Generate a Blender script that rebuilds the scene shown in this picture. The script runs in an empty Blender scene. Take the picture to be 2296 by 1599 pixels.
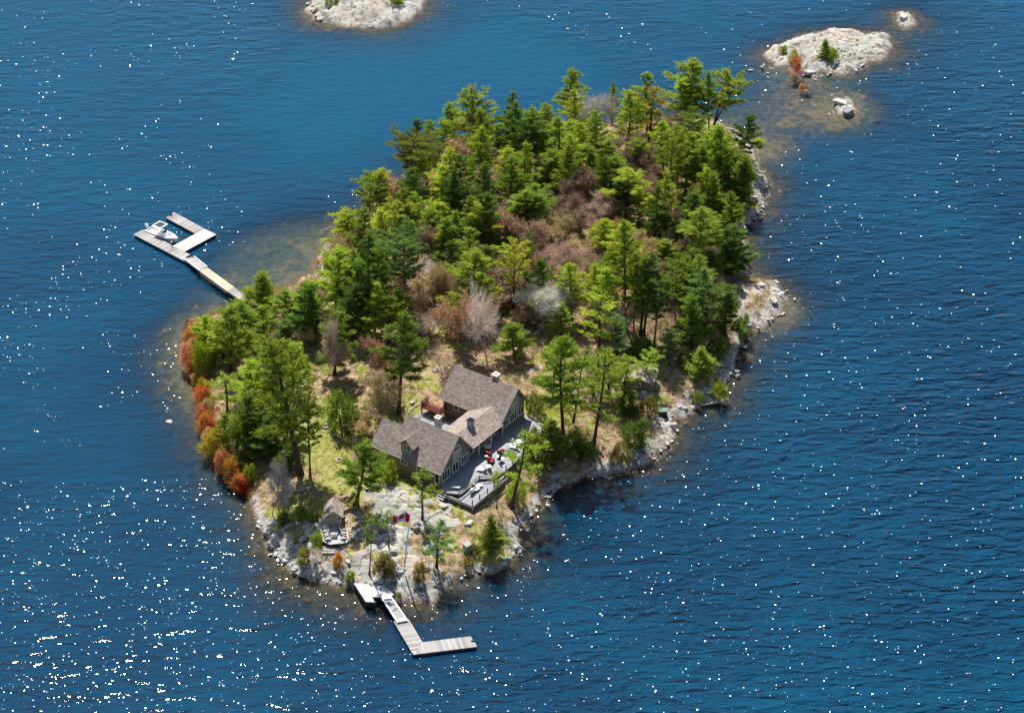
import bpy, bmesh, math, random
import numpy as np
from mathutils import Vector, Matrix
R = math.radians
C = bpy.context.scene
COL = C.collection
random.seed(7)
# ------------------------------------------------------------------ camera
W, Hh, F, TH, DIST = 2296, 1599, 5600.0, R(33), 415.0
cy, cz = -DIST*math.cos(TH), DIST*math.sin(TH)
cam = bpy.data.cameras.new('camera'); camo = bpy.data.objects.new('camera', cam); COL.objects.link(camo)
camo.location = (0, cy, cz); camo.rotation_euler = (R(90)-TH, 0, 0)
cam.sensor_fit = 'HORIZONTAL'; cam.sensor_width = 36; cam.lens = 36*F/W
cam.clip_start = 1; cam.clip_end = 20000
C.camera = camo
C.render.resolution_x = 1024; C.render.resolution_y = 712
# ------------------------------------------------------------------ sky and sun
SUN_EL = R(55); SUN_AZ = math.atan2(-0.25, 1.0)          # azimuth from +Y, positive to +X
w = bpy.data.worlds.new('World'); C.world = w; w.use_nodes = True
nt = w.node_tree; nt.nodes.clear()
sk = nt.nodes.new('ShaderNodeTexSky'); sk.sky_type = 'NISHITA'; sk.sun_disc = False
sk.sun_elevation = SUN_EL; sk.sun_rotation = SUN_AZ; sk.altitude = 200
bg = nt.nodes.new('ShaderNodeBackground'); bg.inputs[1].default_value = 0.075
ow = nt.nodes.new('ShaderNodeOutputWorld')
nt.links.new(sk.outputs[0], bg.inputs[0]); nt.links.new(bg.outputs[0], ow.inputs[0])
sl = bpy.data.lights.new('sun', 'SUN'); sl.energy = 5.0; sl.angle = R(0.5); sl.color = (1.0, 0.95, 0.87)
so = bpy.data.objects.new('sun', sl); COL.objects.link(so)
sd_ = Vector((math.sin(SUN_AZ)*math.cos(SUN_EL), math.cos(SUN_AZ)*math.cos(SUN_EL), math.sin(SUN_EL)))
so.rotation_euler = sd_.to_track_quat('Z', 'Y').to_euler(); so.location = (0, 0, 150)
C.view_settings.view_transform = 'Standard'; C.view_settings.look = 'None'
C.view_settings.gamma = 1.0; C.view_settings.exposure = 0.70
C.view_settings.use_curve_mapping = False

# ------------------------------------------------------------------ projection helpers
def P(x, y, z=0.0):
    a = (x-1148)/F; b = (799.5-y)/F
    dx, dy, dz = a, math.cos(TH)+b*math.sin(TH), -math.sin(TH)+b*math.cos(TH)
    t = (z-cz)/dz
    return Vector((dx*t, cy+dy*t, z))
def proj(X, Y, Z):
    Y -= cy; Z -= cz
    d = Y*math.cos(TH)-Z*math.sin(TH); u = Y*math.sin(TH)+Z*math.cos(TH)
    return (1148+F*X/d, 799.5-F*u/d, d)
CROP = {'D': (0, 0, 1/1.629), 'K1': (1340, 280, 2.6657), 'K2': (2040, 200, 2.351), 'K3': (1100, 600, 2.6657), 'K4': (1700, 700, 2.6657),
        'K5': (2250, 700, 2.6657), 'K6': (1900, 1000, 2.2837), 'L6': (640, 1120, 3.0758), 'L7': (640, 1480, 3.0758),
        'H1': (1280, 1280, 2.665), 'S3': (900, 1780, 3.4767), 'S4': (1240, 1820, 3.4767), 'B2': (460, 740, 4.207),
        'B5': (1260, 2080, 4.415), 'I7': (2640, 0, 2.855), 'I8': (980, 0, 3.189)}
def D(k, x, y):
    ox, oy, s = CROP[k]
    return ((ox+x/s)/1.629, (oy+y/s)/1.629)

# ------------------------------------------------------------------ noise in numpy
def _h(ix, iy, s):
    n = (ix.astype(np.int64)*374761393 + iy.astype(np.int64)*668265263 + s*1442695041) & 0x7fffffff
    n = ((n ^ (n >> 13))*1274126177) & 0x7fffffff
    return ((n ^ (n >> 16)) & 0xffff)/65535.0
def vnoise(x, y, s=0):
    ix, iy = np.floor(x), np.floor(y); fx, fy = x-ix, y-iy
    fx = fx*fx*(3-2*fx); fy = fy*fy*(3-2*fy)
    a, b, c, d = _h(ix, iy, s), _h(ix+1, iy, s), _h(ix, iy+1, s), _h(ix+1, iy+1, s)
    return (a*(1-fx)+b*fx)*(1-fy)+(c*(1-fx)+d*fx)*fy
def fbm(x, y, s=0, o=4):
    r = 0; a = 0.5; t = 0
    for i in range(o):
        r = r+a*vnoise(x, y, s+i*17); t += a; a *= 0.5; x = x*2.03+5.1; y = y*2.03+1.7
    return r/t
def voro(x, y, s=0):
    ix, iy = np.floor(x), np.floor(y)
    f1 = np.full(x.shape, 9.0); f2 = np.full(x.shape, 9.0); r1 = np.zeros(x.shape); gx = np.zeros(x.shape); gy = np.zeros(x.shape)
    for a in (-1, 0, 1):
        for b in (-1, 0, 1):
            cx, cy_ = ix+a, iy+b
            px, py = cx+0.15+0.7*_h(cx, cy_, s), cy_+0.15+0.7*_h(cx, cy_, s+3)
            d = np.hypot(px-x, py-y); m = d < f1
            f2 = np.where(m, f1, np.minimum(f2, d))
            r1 = np.where(m, _h(cx, cy_, s+5), r1); gx = np.where(m, x-px, gx); gy = np.where(m, y-py, gy)
            f1 = np.where(m, d, f1)
    return f1, f2, r1, gx, gy
def ss(x, a, b):
    t = np.clip((x-a)/(b-a), 0, 1); return t*t*(3-2*t)

# ------------------------------------------------------------------ coast lines, as ground points
def ring(pts, z=0.0): return np.array([P(x, y, z)[:2] for x, y in pts])
MAIN = ring([(560, 678), (530, 690), (490, 702), (450, 722), (428, 750), (420, 790), (432, 835), (446, 880), (456, 930), (464, 985), (484, 1030),
    (510, 1072), (550, 1110), (575, 1150), (590, 1190), (606, 1230), (638, 1268), (668, 1292), (720, 1306), (785, 1322), (835, 1345), (880, 1350),
    (930, 1358), (975, 1352), (1005, 1322), (1040, 1288), (1090, 1286), (1140, 1268), (1165, 1235), (1162, 1205), (1190, 1160), (1225, 1112),
    (1280, 1082), (1330, 1072), (1400, 1057), (1450, 1040), (1500, 1005), (1518, 975), (1508, 945), (1550, 922), (1620, 905), (1618, 882), (1640, 850),
    (1652, 805), (1668, 760), (1700, 742), (1750, 702), (1766, 668), (1732, 636), (1690, 625), (1672, 592), (1672, 545), (1662, 515), (1700, 488),
    (1714, 450), (1722, 410), (1700, 372), (1686, 335), (1660, 300), (1610, 276), (1540, 262), (1450, 268), (1350, 284), (1250, 305), (1150, 330),
    (1060, 352), (1000, 366), (930, 395), (860, 448), (800, 492), (745, 528), (716, 575), (700, 612), (660, 640), (600, 662)])
ISA = ring([(688, -60), (692, 0), (686, 30), (705, 45), (760, 56), (810, 66), (868, 68), (915, 50), (945, 30), (952, -20), (940, -90), (860, -120), (750, -110)])
ISB = ring([D('I7', *p) for p in [(430, 575), (520, 500), (700, 450), (860, 370), (1060, 330), (1400, 318), (1500, 370), (1650, 335), (1740, 390), (1780, 520), (1660, 640),
    (1500, 660), (1390, 720), (1270, 790), (1120, 760), (990, 740), (960, 830), (830, 790), (700, 740), (540, 700), (470, 640)]])
IS1 = ring([D('I7', *p) for p in [(1800, 150), (1900, 125), (1990, 180), (2000, 270), (1930, 310), (1850, 280)]])
IS2 = ring([D('I7', *p) for p in [(1120, 1110), (1220, 1060), (1310, 1020), (1370, 1060), (1410, 1160), (1310, 1230), (1200, 1190)]])
def sdist(X, Y, poly):
    d = np.full(X.shape, 1e9); ins = np.zeros(X.shape, bool); n = len(poly)
    for i in range(n):
        ax, ay = poly[i]; bx, by = poly[(i+1) % n]
        ex, ey = bx-ax, by-ay; L = ex*ex+ey*ey
        t = np.clip(((X-ax)*ex+(Y-ay)*ey)/L, 0, 1)
        d = np.minimum(d, np.hypot(X-ax-t*ex, Y-ay-t*ey))
        c = ((ay > Y) != (by > Y)) & (X < (bx-ax)*(Y-ay)/(by-ay+1e-12)+ax)
        ins ^= c
    return np.where(ins, d, -d)
# house frame: local x along the deck front, local -y towards the lake
HA = P(*D('H1', 885, 1285), 4.0); HB = P(*D('H1', 1690, 640), 4.0)
HROT = math.atan2(HB.y-HA.y, HB.x-HA.x)
hu = np.array([math.cos(HROT), math.sin(HROT)]); hv = np.array([hu[1], -hu[0]])
def hw(u, v, z=0.0): return Vector((HA.x+u*hu[0]+v*hv[0], HA.y+u*hu[1]+v*hv[1], z))
def ell(X, Y, cx, cyy, rx, ry, z=2.5):
    """soft mask round a point given in picture units, radii in picture units on the ground"""
    c = P(cx, cyy, z); k = 1/13.6
    return np.hypot((X-c.x)/(rx*k), (Y-c.y)/(ry*k/0.57))
ROCKZ = [(800, 1240, 190, 75), (880, 1130, 60, 55), (960, 1140, 70, 60), (1100, 1287, 100, 20), (640, 1225, 70, 60), (900, 1320, 110, 50), (1000, 1150, 42, 34),
         (1470, 1000, 62, 45), (1580, 890, 60, 34), (1716, 685, 80, 70), (1680, 495, 46, 34), (1705, 400, 40, 60), (1370, 1052, 70, 34), (1640, 800, 34, 60), (1500, 925, 50, 26)]
GRASSZ = [(740, 985, 85, 105), (650, 1150, 75, 40), (800, 1085, 90, 45), (860, 1110, 50, 20), (1110, 1225, 60, 40), (985, 1215, 40, 26), (720, 1150, 40, 20), (1240, 930, 60, 40), (915, 1010, 40, 120)]
def terrain(X, Y):
    wx = X+2.2*(fbm(X*.35, Y*.35, 11)-.5)+.8*(fbm(X*1.3, Y*1.3, 12)-.5)
    wy = Y+2.4*(fbm(X*.35, Y*.35, 13)-.5)+1.0*(fbm(X*1.3, Y*1.3, 14)-.5)
    sm = sdist(wx, wy, MAIN); sa = sdist(wx, wy, ISA); sb = sdist(wx, wy, ISB); s1 = sdist(wx, wy, IS1); s2 = sdist(wx, wy, IS2)
    land = lambda s, h, L: np.where(s > 0, 0.45*(1-np.exp(-s/0.7))+h*(1-np.exp(-s/L)), 0)
    z = land(sm, 3.6, 9.0); z = np.maximum(z, land(sa, 3.0, 8.0)); z = np.maximum(z, land(sb, .95, 3.0)); z = np.maximum(z, land(s1, .5, 1.5)); z = np.maximum(z, land(s2, .5, 1.5))
    s = np.maximum.reduce([sm, sa, sb, s1, s2])
    f = P(1330, 520, 4); z = z+np.where(sm > 0, 1.8*np.exp(-((X-f.x)/26)**2-((Y-f.y)/36)**2), 0)*ss(sm, 0, 14)
    z = z+ss(s, .5, 6)*1.1*(fbm(X*.13, Y*.13, 21)-.5)
    # rock mask
    rn = fbm(X*.45, Y*.45, 31); r = np.zeros(X.shape)
    for (cx, cyy, rx, ry) in ROCKZ: r = np.maximum(r, 1-ss(ell(X, Y, cx, cyy, rx, ry)+(rn-.5)*.9, .75, 1.05))
    lx = P(520, 900, 0)
    r = np.maximum(r, (1-ss(s+(rn-.5)*3.5, .6, 2.0))*np.where((X > lx.x+9) | (Y < P(600, 1120).y), 1.0, .15))
    r = np.maximum(r, np.where((sa > -8) | (sb > -2) | (s1 > -2) | (s2 > -2), 1.0, 0))
    soil = ss(fbm(X*.50+9, Y*.40, 41, 5), .53, .60)*ss(sm, 1.5, 4.0)
    r = r*(1-.95*soil)
    g = np.zeros(X.shape)
    for (cx, cyy, rx, ry) in GRASSZ: g = np.maximum(g, 1-ss(ell(X, Y, cx, cyy, rx, ry)+(rn-.5)*.8, .6, 1.2))
    g = np.maximum(g, .8*soil*ss(fbm(X*.3, Y*.3, 43), .42, .55))
    # fractured slabs
    a = R(28); qx = (X*math.cos(a)+Y*math.sin(a))/4.6+.45*fbm(X*.5, Y*.5, 51); qy = (-X*math.sin(a)+Y*math.cos(a))/2.9+.45*fbm(X*.5, Y*.5, 52)
    f1, f2, rr, gx, gy = voro(qx, qy, 61)
    slab = .62*(rr-.5)+gx*.35*(_h(np.floor(rr*999), np.floor(rr*77), 5)-.4)+gy*.3
    crack = 1-ss(f2-f1, 0, .09)
    f1b, f2b, rb, _, _ = voro(qx*2.7+3, qy*2.3, 71)
    slab = slab+.14*(rb-.5)-.08*(1-ss(f2b-f1b, 0, .10)); crack = np.maximum(crack, .5*(1-ss(f2b-f1b, 0, .13)))
    big = ss(s, -.6, 1.4)*(1+.2*((sa > -1) | (sb > -1)))
    z = z+r*big*(slab*ss(s, -.2, 2.2)*.85+.1*(rr-.3)-crack*.5)
    z = z+ss(s, .3, 1.5)*.12*(fbm(X*1.1, Y*1.1, 81)-.5)
    # lake bed
    sh = np.zeros(X.shape); shg = np.zeros(X.shape)
    for (cx, cyy, rx, ry) in [(600, 590, 260, 200), (1790, 240, 260, 150), (1730, 320, 130, 80), (505, 790, 230, 200), (1750, 700, 70, 60)]:
        e_ = 1-ss(ell(X, Y, cx, cyy, rx, ry, 0), .35, 1.15); sh = np.maximum(sh, e_); shg = np.maximum(shg, e_*(.5 if cx < 1000 else 1.0))
    sh = np.maximum(sh, .75*(1-ss(ell(X, Y, 720, 40, 95, 70, 0), .5, 1.1)))
    sh = np.maximum(sh, .5*(1-ss(ell(X, Y, 700, 1330, 260, 90, 0), .4, 1.1)))
    sl_ = .34*(1-sh)+.070*sh
    dep = -np.minimum(9., (-s)*sl_+.05)
    bump = ss(fbm(X*.7, Y*.7, 91, 3), .58, .8)*1.1+ .5*(fbm(X*.22, Y*.22, 92)-.5)
    dep = dep+bump*ss(-s, .6, 3)*.75
    for (cx, cyy, rx, ry) in [(1765, 281, 42, 14), (1872, 284, 34, 12), (1712, 322, 40, 16), (1775, 690, 22, 22)]:
        e_ = ell(X, Y, cx, cyy, rx, ry, 0)+(fbm(X*.8, Y*.8, 93)-.5)*1.8; dep = np.where(e_ < 1.6, np.maximum(dep, -.16-.9*np.maximum(e_-.5, 0)), dep)
    dep = np.minimum(dep, -.1)
    z = np.where(s > 0, np.maximum(z, .02), np.minimum(dep, -.0-np.minimum(-s, .3)*.4))
    # house pad
    du = (X-HA.x)*hu[0]+(Y-HA.y)*hu[1]; dv = (X-HA.x)*hv[0]+(Y-HA.y)*hv[1]
    pm = ss(du, -3.5, -1.0)*(1-ss(du, 22.5, 26))*ss(dv, -17, -14)*(1-ss(dv, 3, 7.5))
    tgt = 1.7+1.6*ss(du, 0, 12)+.7*ss(dv, -8, -1)*(1-ss(du, 0, 8))*.6
    g = np.where(s > 0, g, shg); z = np.where(s > 0, z*(1-pm)+tgt*pm, z); r = r*(1-pm*.8*ss(du, 1, 3))
    return z, r, g, s, crack*r, rr
# ------------------------------------------------------------------ materials
def lin(c): return tuple(((v/255)/12.92 if v/255 <= .04045 else ((v/255+.055)/1.055)**2.4) for v in c)+(1,)
class NT:
    def __init__(s, name):
        s.m = bpy.data.materials.new(name); s.m.use_nodes = True; s.t = s.m.node_tree; s.t.nodes.clear()
        s.out = s.n('ShaderNodeOutputMaterial')
    def n(s, t, **k):
        o = s.t.nodes.new(t)
        for a, b in k.items(): setattr(o, a, b)
        return o
    def l(s, a, b): s.t.links.new(a, b)
    def mix(s, fac, a, b, mode='MIX'):
        m = s.n('ShaderNodeMix', data_type='RGBA', blend_type=mode)
        for i, v in ((0, fac), (6, a), (7, b)):
            if hasattr(v, 'links') or isinstance(v, bpy.types.NodeSocket): s.l(v, m.inputs[i])
            else: m.inputs[i].default_value = v
        return m.outputs[2]
    def math(s, op, a, b=0.0, c=None, clamp=False):
        m = s.n('ShaderNodeMath', operation=op, use_clamp=clamp)
        for i, v in enumerate((a, b) if c is None else (a, b, c)):
            if isinstance(v, bpy.types.NodeSocket): s.l(v, m.inputs[i])
            else: m.inputs[i].default_value = v
        return m.outputs[0]
    def noise(s, vec, scale, detail=4, rough=.6, dist=0, out='Fac'):
        o = s.n('ShaderNodeTexNoise'); o.inputs['Scale'].default_value = scale; o.inputs['Detail'].default_value = detail
        o.inputs['Roughness'].default_value = rough; o.inputs['Distortion'].default_value = dist
        if vec is not None: s.l(vec, o.inputs['Vector'])
        return o.outputs[out]
    def ramp(s, fac, st):
        o = s.n('ShaderNodeValToRGB'); e = o.color_ramp.elements
        while len(e) < len(st): e.new(.5)
        for i, (p, c) in enumerate(st):
            e[i].position = p; e[i].color = c if len(c) == 4 else tuple(c)+(1,)
        s.l(fac, o.inputs[0]); return o.outputs[0]
    def map(s, vec, scale=(1, 1, 1), rot=(0, 0, 0)):
        o = s.n('ShaderNodeMapping'); o.inputs['Scale'].default_value = scale; o.inputs['Rotation'].default_value = rot
        s.l(vec, o.inputs[0]); return o.outputs[0]
    def bsdf(s, col, rough=.8, spec=.3, metal=0, bump=None, bd=.02, bs=1.0):
        b = s.n('ShaderNodeBsdfPrincipled')
        for k, v in (('Base Color', col), ('Roughness', rough), ('Metallic', metal), ('Specular IOR Level', spec)):
            if isinstance(v, bpy.types.NodeSocket): s.l(v, b.inputs[k])
            else: b.inputs[k].default_value = v
        if bump is not None:
            bb = s.n('ShaderNodeBump'); bb.inputs['Distance'].default_value = bd; bb.inputs['Strength'].default_value = bs
            s.l(bump, bb.inputs['Height']); s.l(bb.outputs[0], b.inputs['Normal'])
        return b.outputs[0]
    def end(s, sh): s.l(sh, s.out.inputs[0]); return s.m
def simple(name, col, rough=.7, var=.25, scale=6, spec=.3, metal=0, bd=.01):
    t = NT(name); tc = t.n('ShaderNodeTexCoord').outputs['Object']
    n = t.noise(tc, scale, 5, .65)
    d = tuple(c*(1-var) for c in col[:3])+(1,); u = tuple(min(1, c*(1+var)) for c in col[:3])+(1,)
    c = t.ramp(n, [(.3, d), (.7, u)])
    return t.end(t.bsdf(c, rough, spec, metal, n, bd))
def planks(name, c1, c2, axis=0, pitch=.15, gap=.35, spread=.25):
    """boards laid side by side along one object axis, worn and unevenly bleached"""
    t = NT(name); tc = t.n('ShaderNodeTexCoord').outputs['Object']
    sp = t.n('ShaderNodeSeparateXYZ'); t.l(tc, sp.inputs[0]); a = sp.outputs[axis]; b = sp.outputs[1-axis]
    q = t.math('DIVIDE', a, pitch); fl = t.math('FLOOR', q); fr = t.math('FRACT', q)
    wn = t.n('ShaderNodeTexWhiteNoise', noise_dimensions='1D'); t.l(fl, wn.inputs['W'])
    long = t.map(tc, (9, 1.2, 1) if axis == 0 else (1.2, 9, 1)); n1 = t.noise(long, 1.6, 5, .7); n2 = t.noise(tc, .55, 3)
    f = t.math('ADD', t.math('MULTIPLY', wn.outputs[0], .45), t.math('ADD', t.math('MULTIPLY', n1, .35), t.math('MULTIPLY', n2, .5)))
    c = t.ramp(f, [(.3, c1), (.95, c2)])
    g = t.math('LESS_THAN', fr, gap*.35)
    c = t.mix(t.math('MULTIPLY', g, .55), c, (c1[0]*.3, c1[1]*.3, c1[2]*.3, 1))
    return t.end(t.bsdf(c, .8, .25, 0, t.math('SUBTRACT', n1, g), .01))
M = {}
# ground
t = NT('island_ground'); tc = t.n('ShaderNodeTexCoord').outputs['Object']
at = lambda n: (lambda o: (setattr(o, 'attribute_name', n), o.outputs['Fac'])[1])(t.n('ShaderNodeAttribute'))
rk, gr, ck, dp = at('rock'), at('grass'), at('crack'), at('shore')
n1 = t.noise(tc, .35, 6, .65); n2 = t.noise(tc, 2.6, 6, .7); n3 = t.noise(tc, 9, 4, .7); n4 = t.noise(tc, .9, 5, .6)
lit = t.ramp(n3, [(.3, (.12, .07, .045)), (.5, (.38, .25, .165)), (.72, (.64, .47, .34))])
lit = t.mix(t.ramp(n4, [(.42, (0, 0, 0)), (.62, (1, 1, 1))]), lit, t.ramp(n2, [(.3, (.05, .045, .02)), (.7, (.20, .19, .06))]))
grs = t.ramp(t.math('ADD', t.math('MULTIPLY', n3, .6), t.math('MULTIPLY', n2, .4)), [(.3, (.09, .115, .025)), (.50, (.26, .27, .07)), (.72, (.54, .43, .22))])
cel = at('cell'); n2b = t.noise(tc, .8, 3, .5)
rock = t.ramp(n4, [(.25, (.29, .30, .27)), (.45, (.38, .39, .35)), (.62, (.44, .44, .39)), (.8, (.48, .43, .38))])
rock = t.mix(t.ramp(n2b, [(.2, (.35, .35, .35)), (.8, (.85, .85, .85))]), rock, t.ramp(cel, [(.1, (.20, .21, .19)), (.35, (.38, .385, .34)), (.55, (.44, .34, .28)), (.75, (.29, .30, .28)), (.95, (.46, .44, .38))]))
rock = t.mix(t.ramp(n1, [(.45, (0, 0, 0)), (.7, (.6, .6, .6))]), rock, (.42, .32, .27, 1))
lich = t.ramp(t.noise(tc, 2.4, 6, .7), [(.52, (0, 0, 0)), (.66, (1, 1, 1))])
rock = t.mix(t.math('MULTIPLY', lich, .32), rock, (.22, .23, .19, 1))
v = t.n('ShaderNodeTexVoronoi', feature='DISTANCE_TO_EDGE'); v.inputs['Scale'].default_value = .42
wob = t.mix(.30, tc, t.noise(tc, 1.2, 3, out='Color')); t.l(t.map(wob, (1, 2.7, .5), (0, 0, R(-28))), v.inputs['Vector'])
fine = t.math('MULTIPLY', t.math('LESS_THAN', v.outputs['Distance'], .038), t.math('GREATER_THAN', t.noise(tc, .7, 3, .6), .44)); ck = t.math('MULTIPLY', ck, t.ramp(t.noise(tc, .5, 3, .6), [(.40, (.1, .1, .1)), (.52, (1, 1, 1))]))
rock = t.mix(t.math('MAXIMUM', t.math('MULTIPLY', ck, .85), t.math('MULTIPLY', fine, .75)), rock, (.06, .055, .045, 1))
c = t.mix(t.math('GREATER_THAN', t.math('ADD', gr, t.math('MULTIPLY', t.math('SUBTRACT', n2, .5), 1.1)), .5), lit, grs)
rm = t.ramp(t.math('ADD', rk, t.math('MULTIPLY', t.math('SUBTRACT', n2, .5), .9)), [(.46, (0, 0, 0)), (.54, (1, 1, 1))])
c = t.mix(rm, c, rock)
pos = t.n('ShaderNodeNewGeometry').outputs['Position']; sp = t.n('ShaderNodeSeparateXYZ'); t.l(pos, sp.inputs[0]); zz = sp.outputs[2]
zw = t.math('ADD', zz, t.math('MULTIPLY', t.math('SUBTRACT', n2, .5), .35))
wet = t.ramp(t.math('ADD', zw, .5), [(.66, (1, 1, 1)), (.90, (0, 0, 0))])
c = t.mix(t.math('MULTIPLY', wet, .72), c, (.13, .085, .07, 1))
uw = t.ramp(t.math('ADD', zz, .5), [(.46, (1, 1, 1)), (.50, (0, 0, 0))])
bed = t.ramp(n4, [(.3, (.06, .042, .014)), (.5, (.13, .09, .032)), (.72, (.24, .18, .09))])
bed = t.mix(t.math('MULTIPLY', gr, 1.7, clamp=True), bed, t.mix(t.ramp(gr, [(.5, (0, 0, 0)), (.75, (1, 1, 1))]), t.ramp(n4, [(.35, (.09, .115, .09)), (.52, (.155, .17, .13)), (.7, (.26, .235, .165))]), t.ramp(n4, [(.35, (.10, .095, .075)), (.52, (.20, .16, .12)), (.7, (.40, .29, .21))])))
bed = t.mix(t.ramp(t.math('ADD', zz, t.math('ADD', .5, t.math('MULTIPLY', t.math('SUBTRACT', n4, .5), .5))), [(.20, (0, 0, 0)), (.42, (.6, .6, .6))]), bed, (.27, .19, .135, 1))
c = t.mix(uw, c, bed)
hgt = t.math('ADD', t.math('MULTIPLY', n2, .7), t.math('MULTIPLY', n3, .35))
M['ground'] = t.end(t.bsdf(c, .9, .2, 0, hgt, .06))
# water: clear near the shore, the depth of water over the bed decides how much of the bed shows
t = NT('lake_water'); tc = t.n('ShaderNodeTexCoord').outputs['Object']
dpt = t.n('ShaderNodeAttribute'); dpt.attribute_name = 'depth'; dpt = dpt.outputs['Fac']
# waves: long swell, wind chop, ripples
wA = t.noise(t.map(tc, (.20, .52, 1), (0, 0, R(-10))), 1.0, 2, .55, .5)
wB = t.noise(t.map(tc, (.62, 1.15, 1), (0, 0, R(-14))), 1.0, 1, .5, .3)
wC = t.noise(t.map(tc, (2.9, 3.3, 1), (0, 0, R(22))), 1.0, 0, .5)
gust = t.ramp(t.noise(tc, .020, 3, .6), [(.35, (.60, .60, .60)), (.65, (1.2, 1.2, 1.2))])
calm = t.n('ShaderNodeAttribute'); calm.attribute_name = 'calm'; calm = calm.outputs['Fac']
hh = t.math('ADD', t.math('MULTIPLY', wA, .33), t.math('ADD', t.math('MULTIPLY', wB, .10), t.math('MULTIPLY', wC, .016)))
hh = t.math('MULTIPLY', hh, t.math('MULTIPLY', gust, calm))
bm_ = t.n('ShaderNodeBump'); bm_.inputs['Strength'].default_value = 1; bm_.inputs['Distance'].default_value = 1.0; t.l(hh, bm_.inputs['Height'])
gl = t.n('ShaderNodeBsdfGlossy', distribution='BECKMANN'); gl.inputs['Roughness'].default_value = .2
# capillary facets: small round patches of the surface, each with its own tilt, that flash when they face the sun
wv = t.n('ShaderNodeTexVoronoi', voronoi_dimensions='2D'); wv.inputs['Scale'].default_value = 1; wv.inputs['Randomness'].default_value = .9
t.l(t.map(tc, (2.5, 3.0, 1), (0, 0, R(8))), wv.inputs['Vector'])
wn2 = t.n('ShaderNodeTexWhiteNoise', noise_dimensions='3D'); t.l(wv.outputs['Color'], wn2.inputs['Vector'])
s1 = t.n('ShaderNodeSeparateXYZ'); t.l(wv.outputs['Color'], s1.inputs[0]); s2 = t.n('ShaderNodeSeparateXYZ'); t.l(wn2.outputs['Color'], s2.inputs[0])
ftx = t.math('MULTIPLY', t.math('SUBTRACT', t.math('ADD', s1.outputs[0], s2.outputs[0]), 1.0), .33)
fty = t.math('MULTIPLY', t.math('SUBTRACT', t.math('ADD', s1.outputs[1], s2.outputs[1]), 1.0), .31)
cmb = t.n('ShaderNodeCombineXYZ'); t.l(ftx, cmb.inputs[0]); t.l(fty, cmb.inputs[1]); cmb.inputs[2].default_value = 1
nrm = t.n('ShaderNodeVectorMath', operation='NORMALIZE'); t.l(cmb.outputs[0], nrm.inputs[0])
rad = t.math('ADD', .085, t.math('MULTIPLY', t.math('MULTIPLY', s2.outputs[2], s2.outputs[2]), .20))
crest = t.math('GREATER_THAN', t.math('ADD', t.math('MULTIPLY', wA, .6), t.math('MULTIPLY', wB, .6)), .585)
fmask = t.math('MULTIPLY', t.math('LESS_THAN', wv.outputs['Distance'], rad), crest)
fmask = t.math('MULTIPLY', fmask, t.math('GREATER_THAN', t.math('ADD', calm, t.math('MULTIPLY', t.math('SUBTRACT', t.noise(tc, .045, 3, .6), .5), .9)), .60))
nmx = t.n('ShaderNodeMix', data_type='VECTOR'); t.l(fmask, nmx.inputs[0]); t.l(bm_.outputs[0], nmx.inputs[4]); t.l(nrm.outputs[0], nmx.inputs[5])
t.l(nmx.outputs[1], gl.inputs['Normal'])
t.l(t.math('ADD', .06, t.math('MULTIPLY', fmask, t.math('ADD', .07, t.math('MULTIPLY', s1.outputs[2], .12)))), gl.inputs['Roughness'])
fr = t.n('ShaderNodeFresnel'); fr.inputs['IOR'].default_value = 1.34; t.l(bm_.outputs[0], fr.inputs['Normal'])
df = t.n('ShaderNodeBsdfDiffuse'); bd_ = t.n('ShaderNodeBump'); bd_.inputs['Distance'].default_value = 8.0; t.l(hh, bd_.inputs['Height']); t.l(bd_.outputs[0], df.inputs['Normal'])
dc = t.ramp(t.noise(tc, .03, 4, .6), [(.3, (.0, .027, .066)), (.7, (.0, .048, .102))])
ba = t.n('ShaderNodeAttribute'); ba.attribute_name = 'bay'; dc = t.mix(t.math('MULTIPLY', ba.outputs['Fac'], .85), dc, (.0008, .064, .132, 1)); t.l(dc, df.inputs[0])  # bay attribute: grazing sky reflection and haze, painted as lighter water colour
tr = t.n('ShaderNodeBsdfTransparent'); tr.inputs[0].default_value = (.70, .74, .66, 1)
al = t.math('SUBTRACT', 1.0, t.math('POWER', 2.718, t.math('MULTIPLY', dpt, -.60)), clamp=True)
m1 = t.n('ShaderNodeMixShader'); t.l(al, m1.inputs[0]); t.l(tr.outputs[0], m1.inputs[1]); t.l(df.outputs[0], m1.inputs[2])
m2 = t.n('ShaderNodeMixShader'); t.l(fr.outputs[0], m2.inputs[0]); t.l(m1.outputs[0], m2.inputs[1]); t.l(gl.outputs[0], m2.inputs[2])
# foam where waves break on the shore
fo = t.n('ShaderNodeAttribute'); fo.attribute_name = 'foam'; fo = fo.outputs['Fac']
fm = t.math('GREATER_THAN', t.math('ADD', fo, t.math('MULTIPLY', t.math('SUBTRACT', t.noise(tc, 4.5, 5, .8), .5), 1.9)), 1.02)
fd = t.n('ShaderNodeBsdfDiffuse'); fd.inputs[0].default_value = (.75, .78, .8, 1)
m3 = t.n('ShaderNodeMixShader'); t.l(t.math('MULTIPLY', fm, .6), m3.inputs[0]); t.l(m2.outputs[0], m3.inputs[1]); t.l(fd.outputs[0], m3.inputs[2])
M['water'] = t.end(m3.outputs[0])
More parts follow.
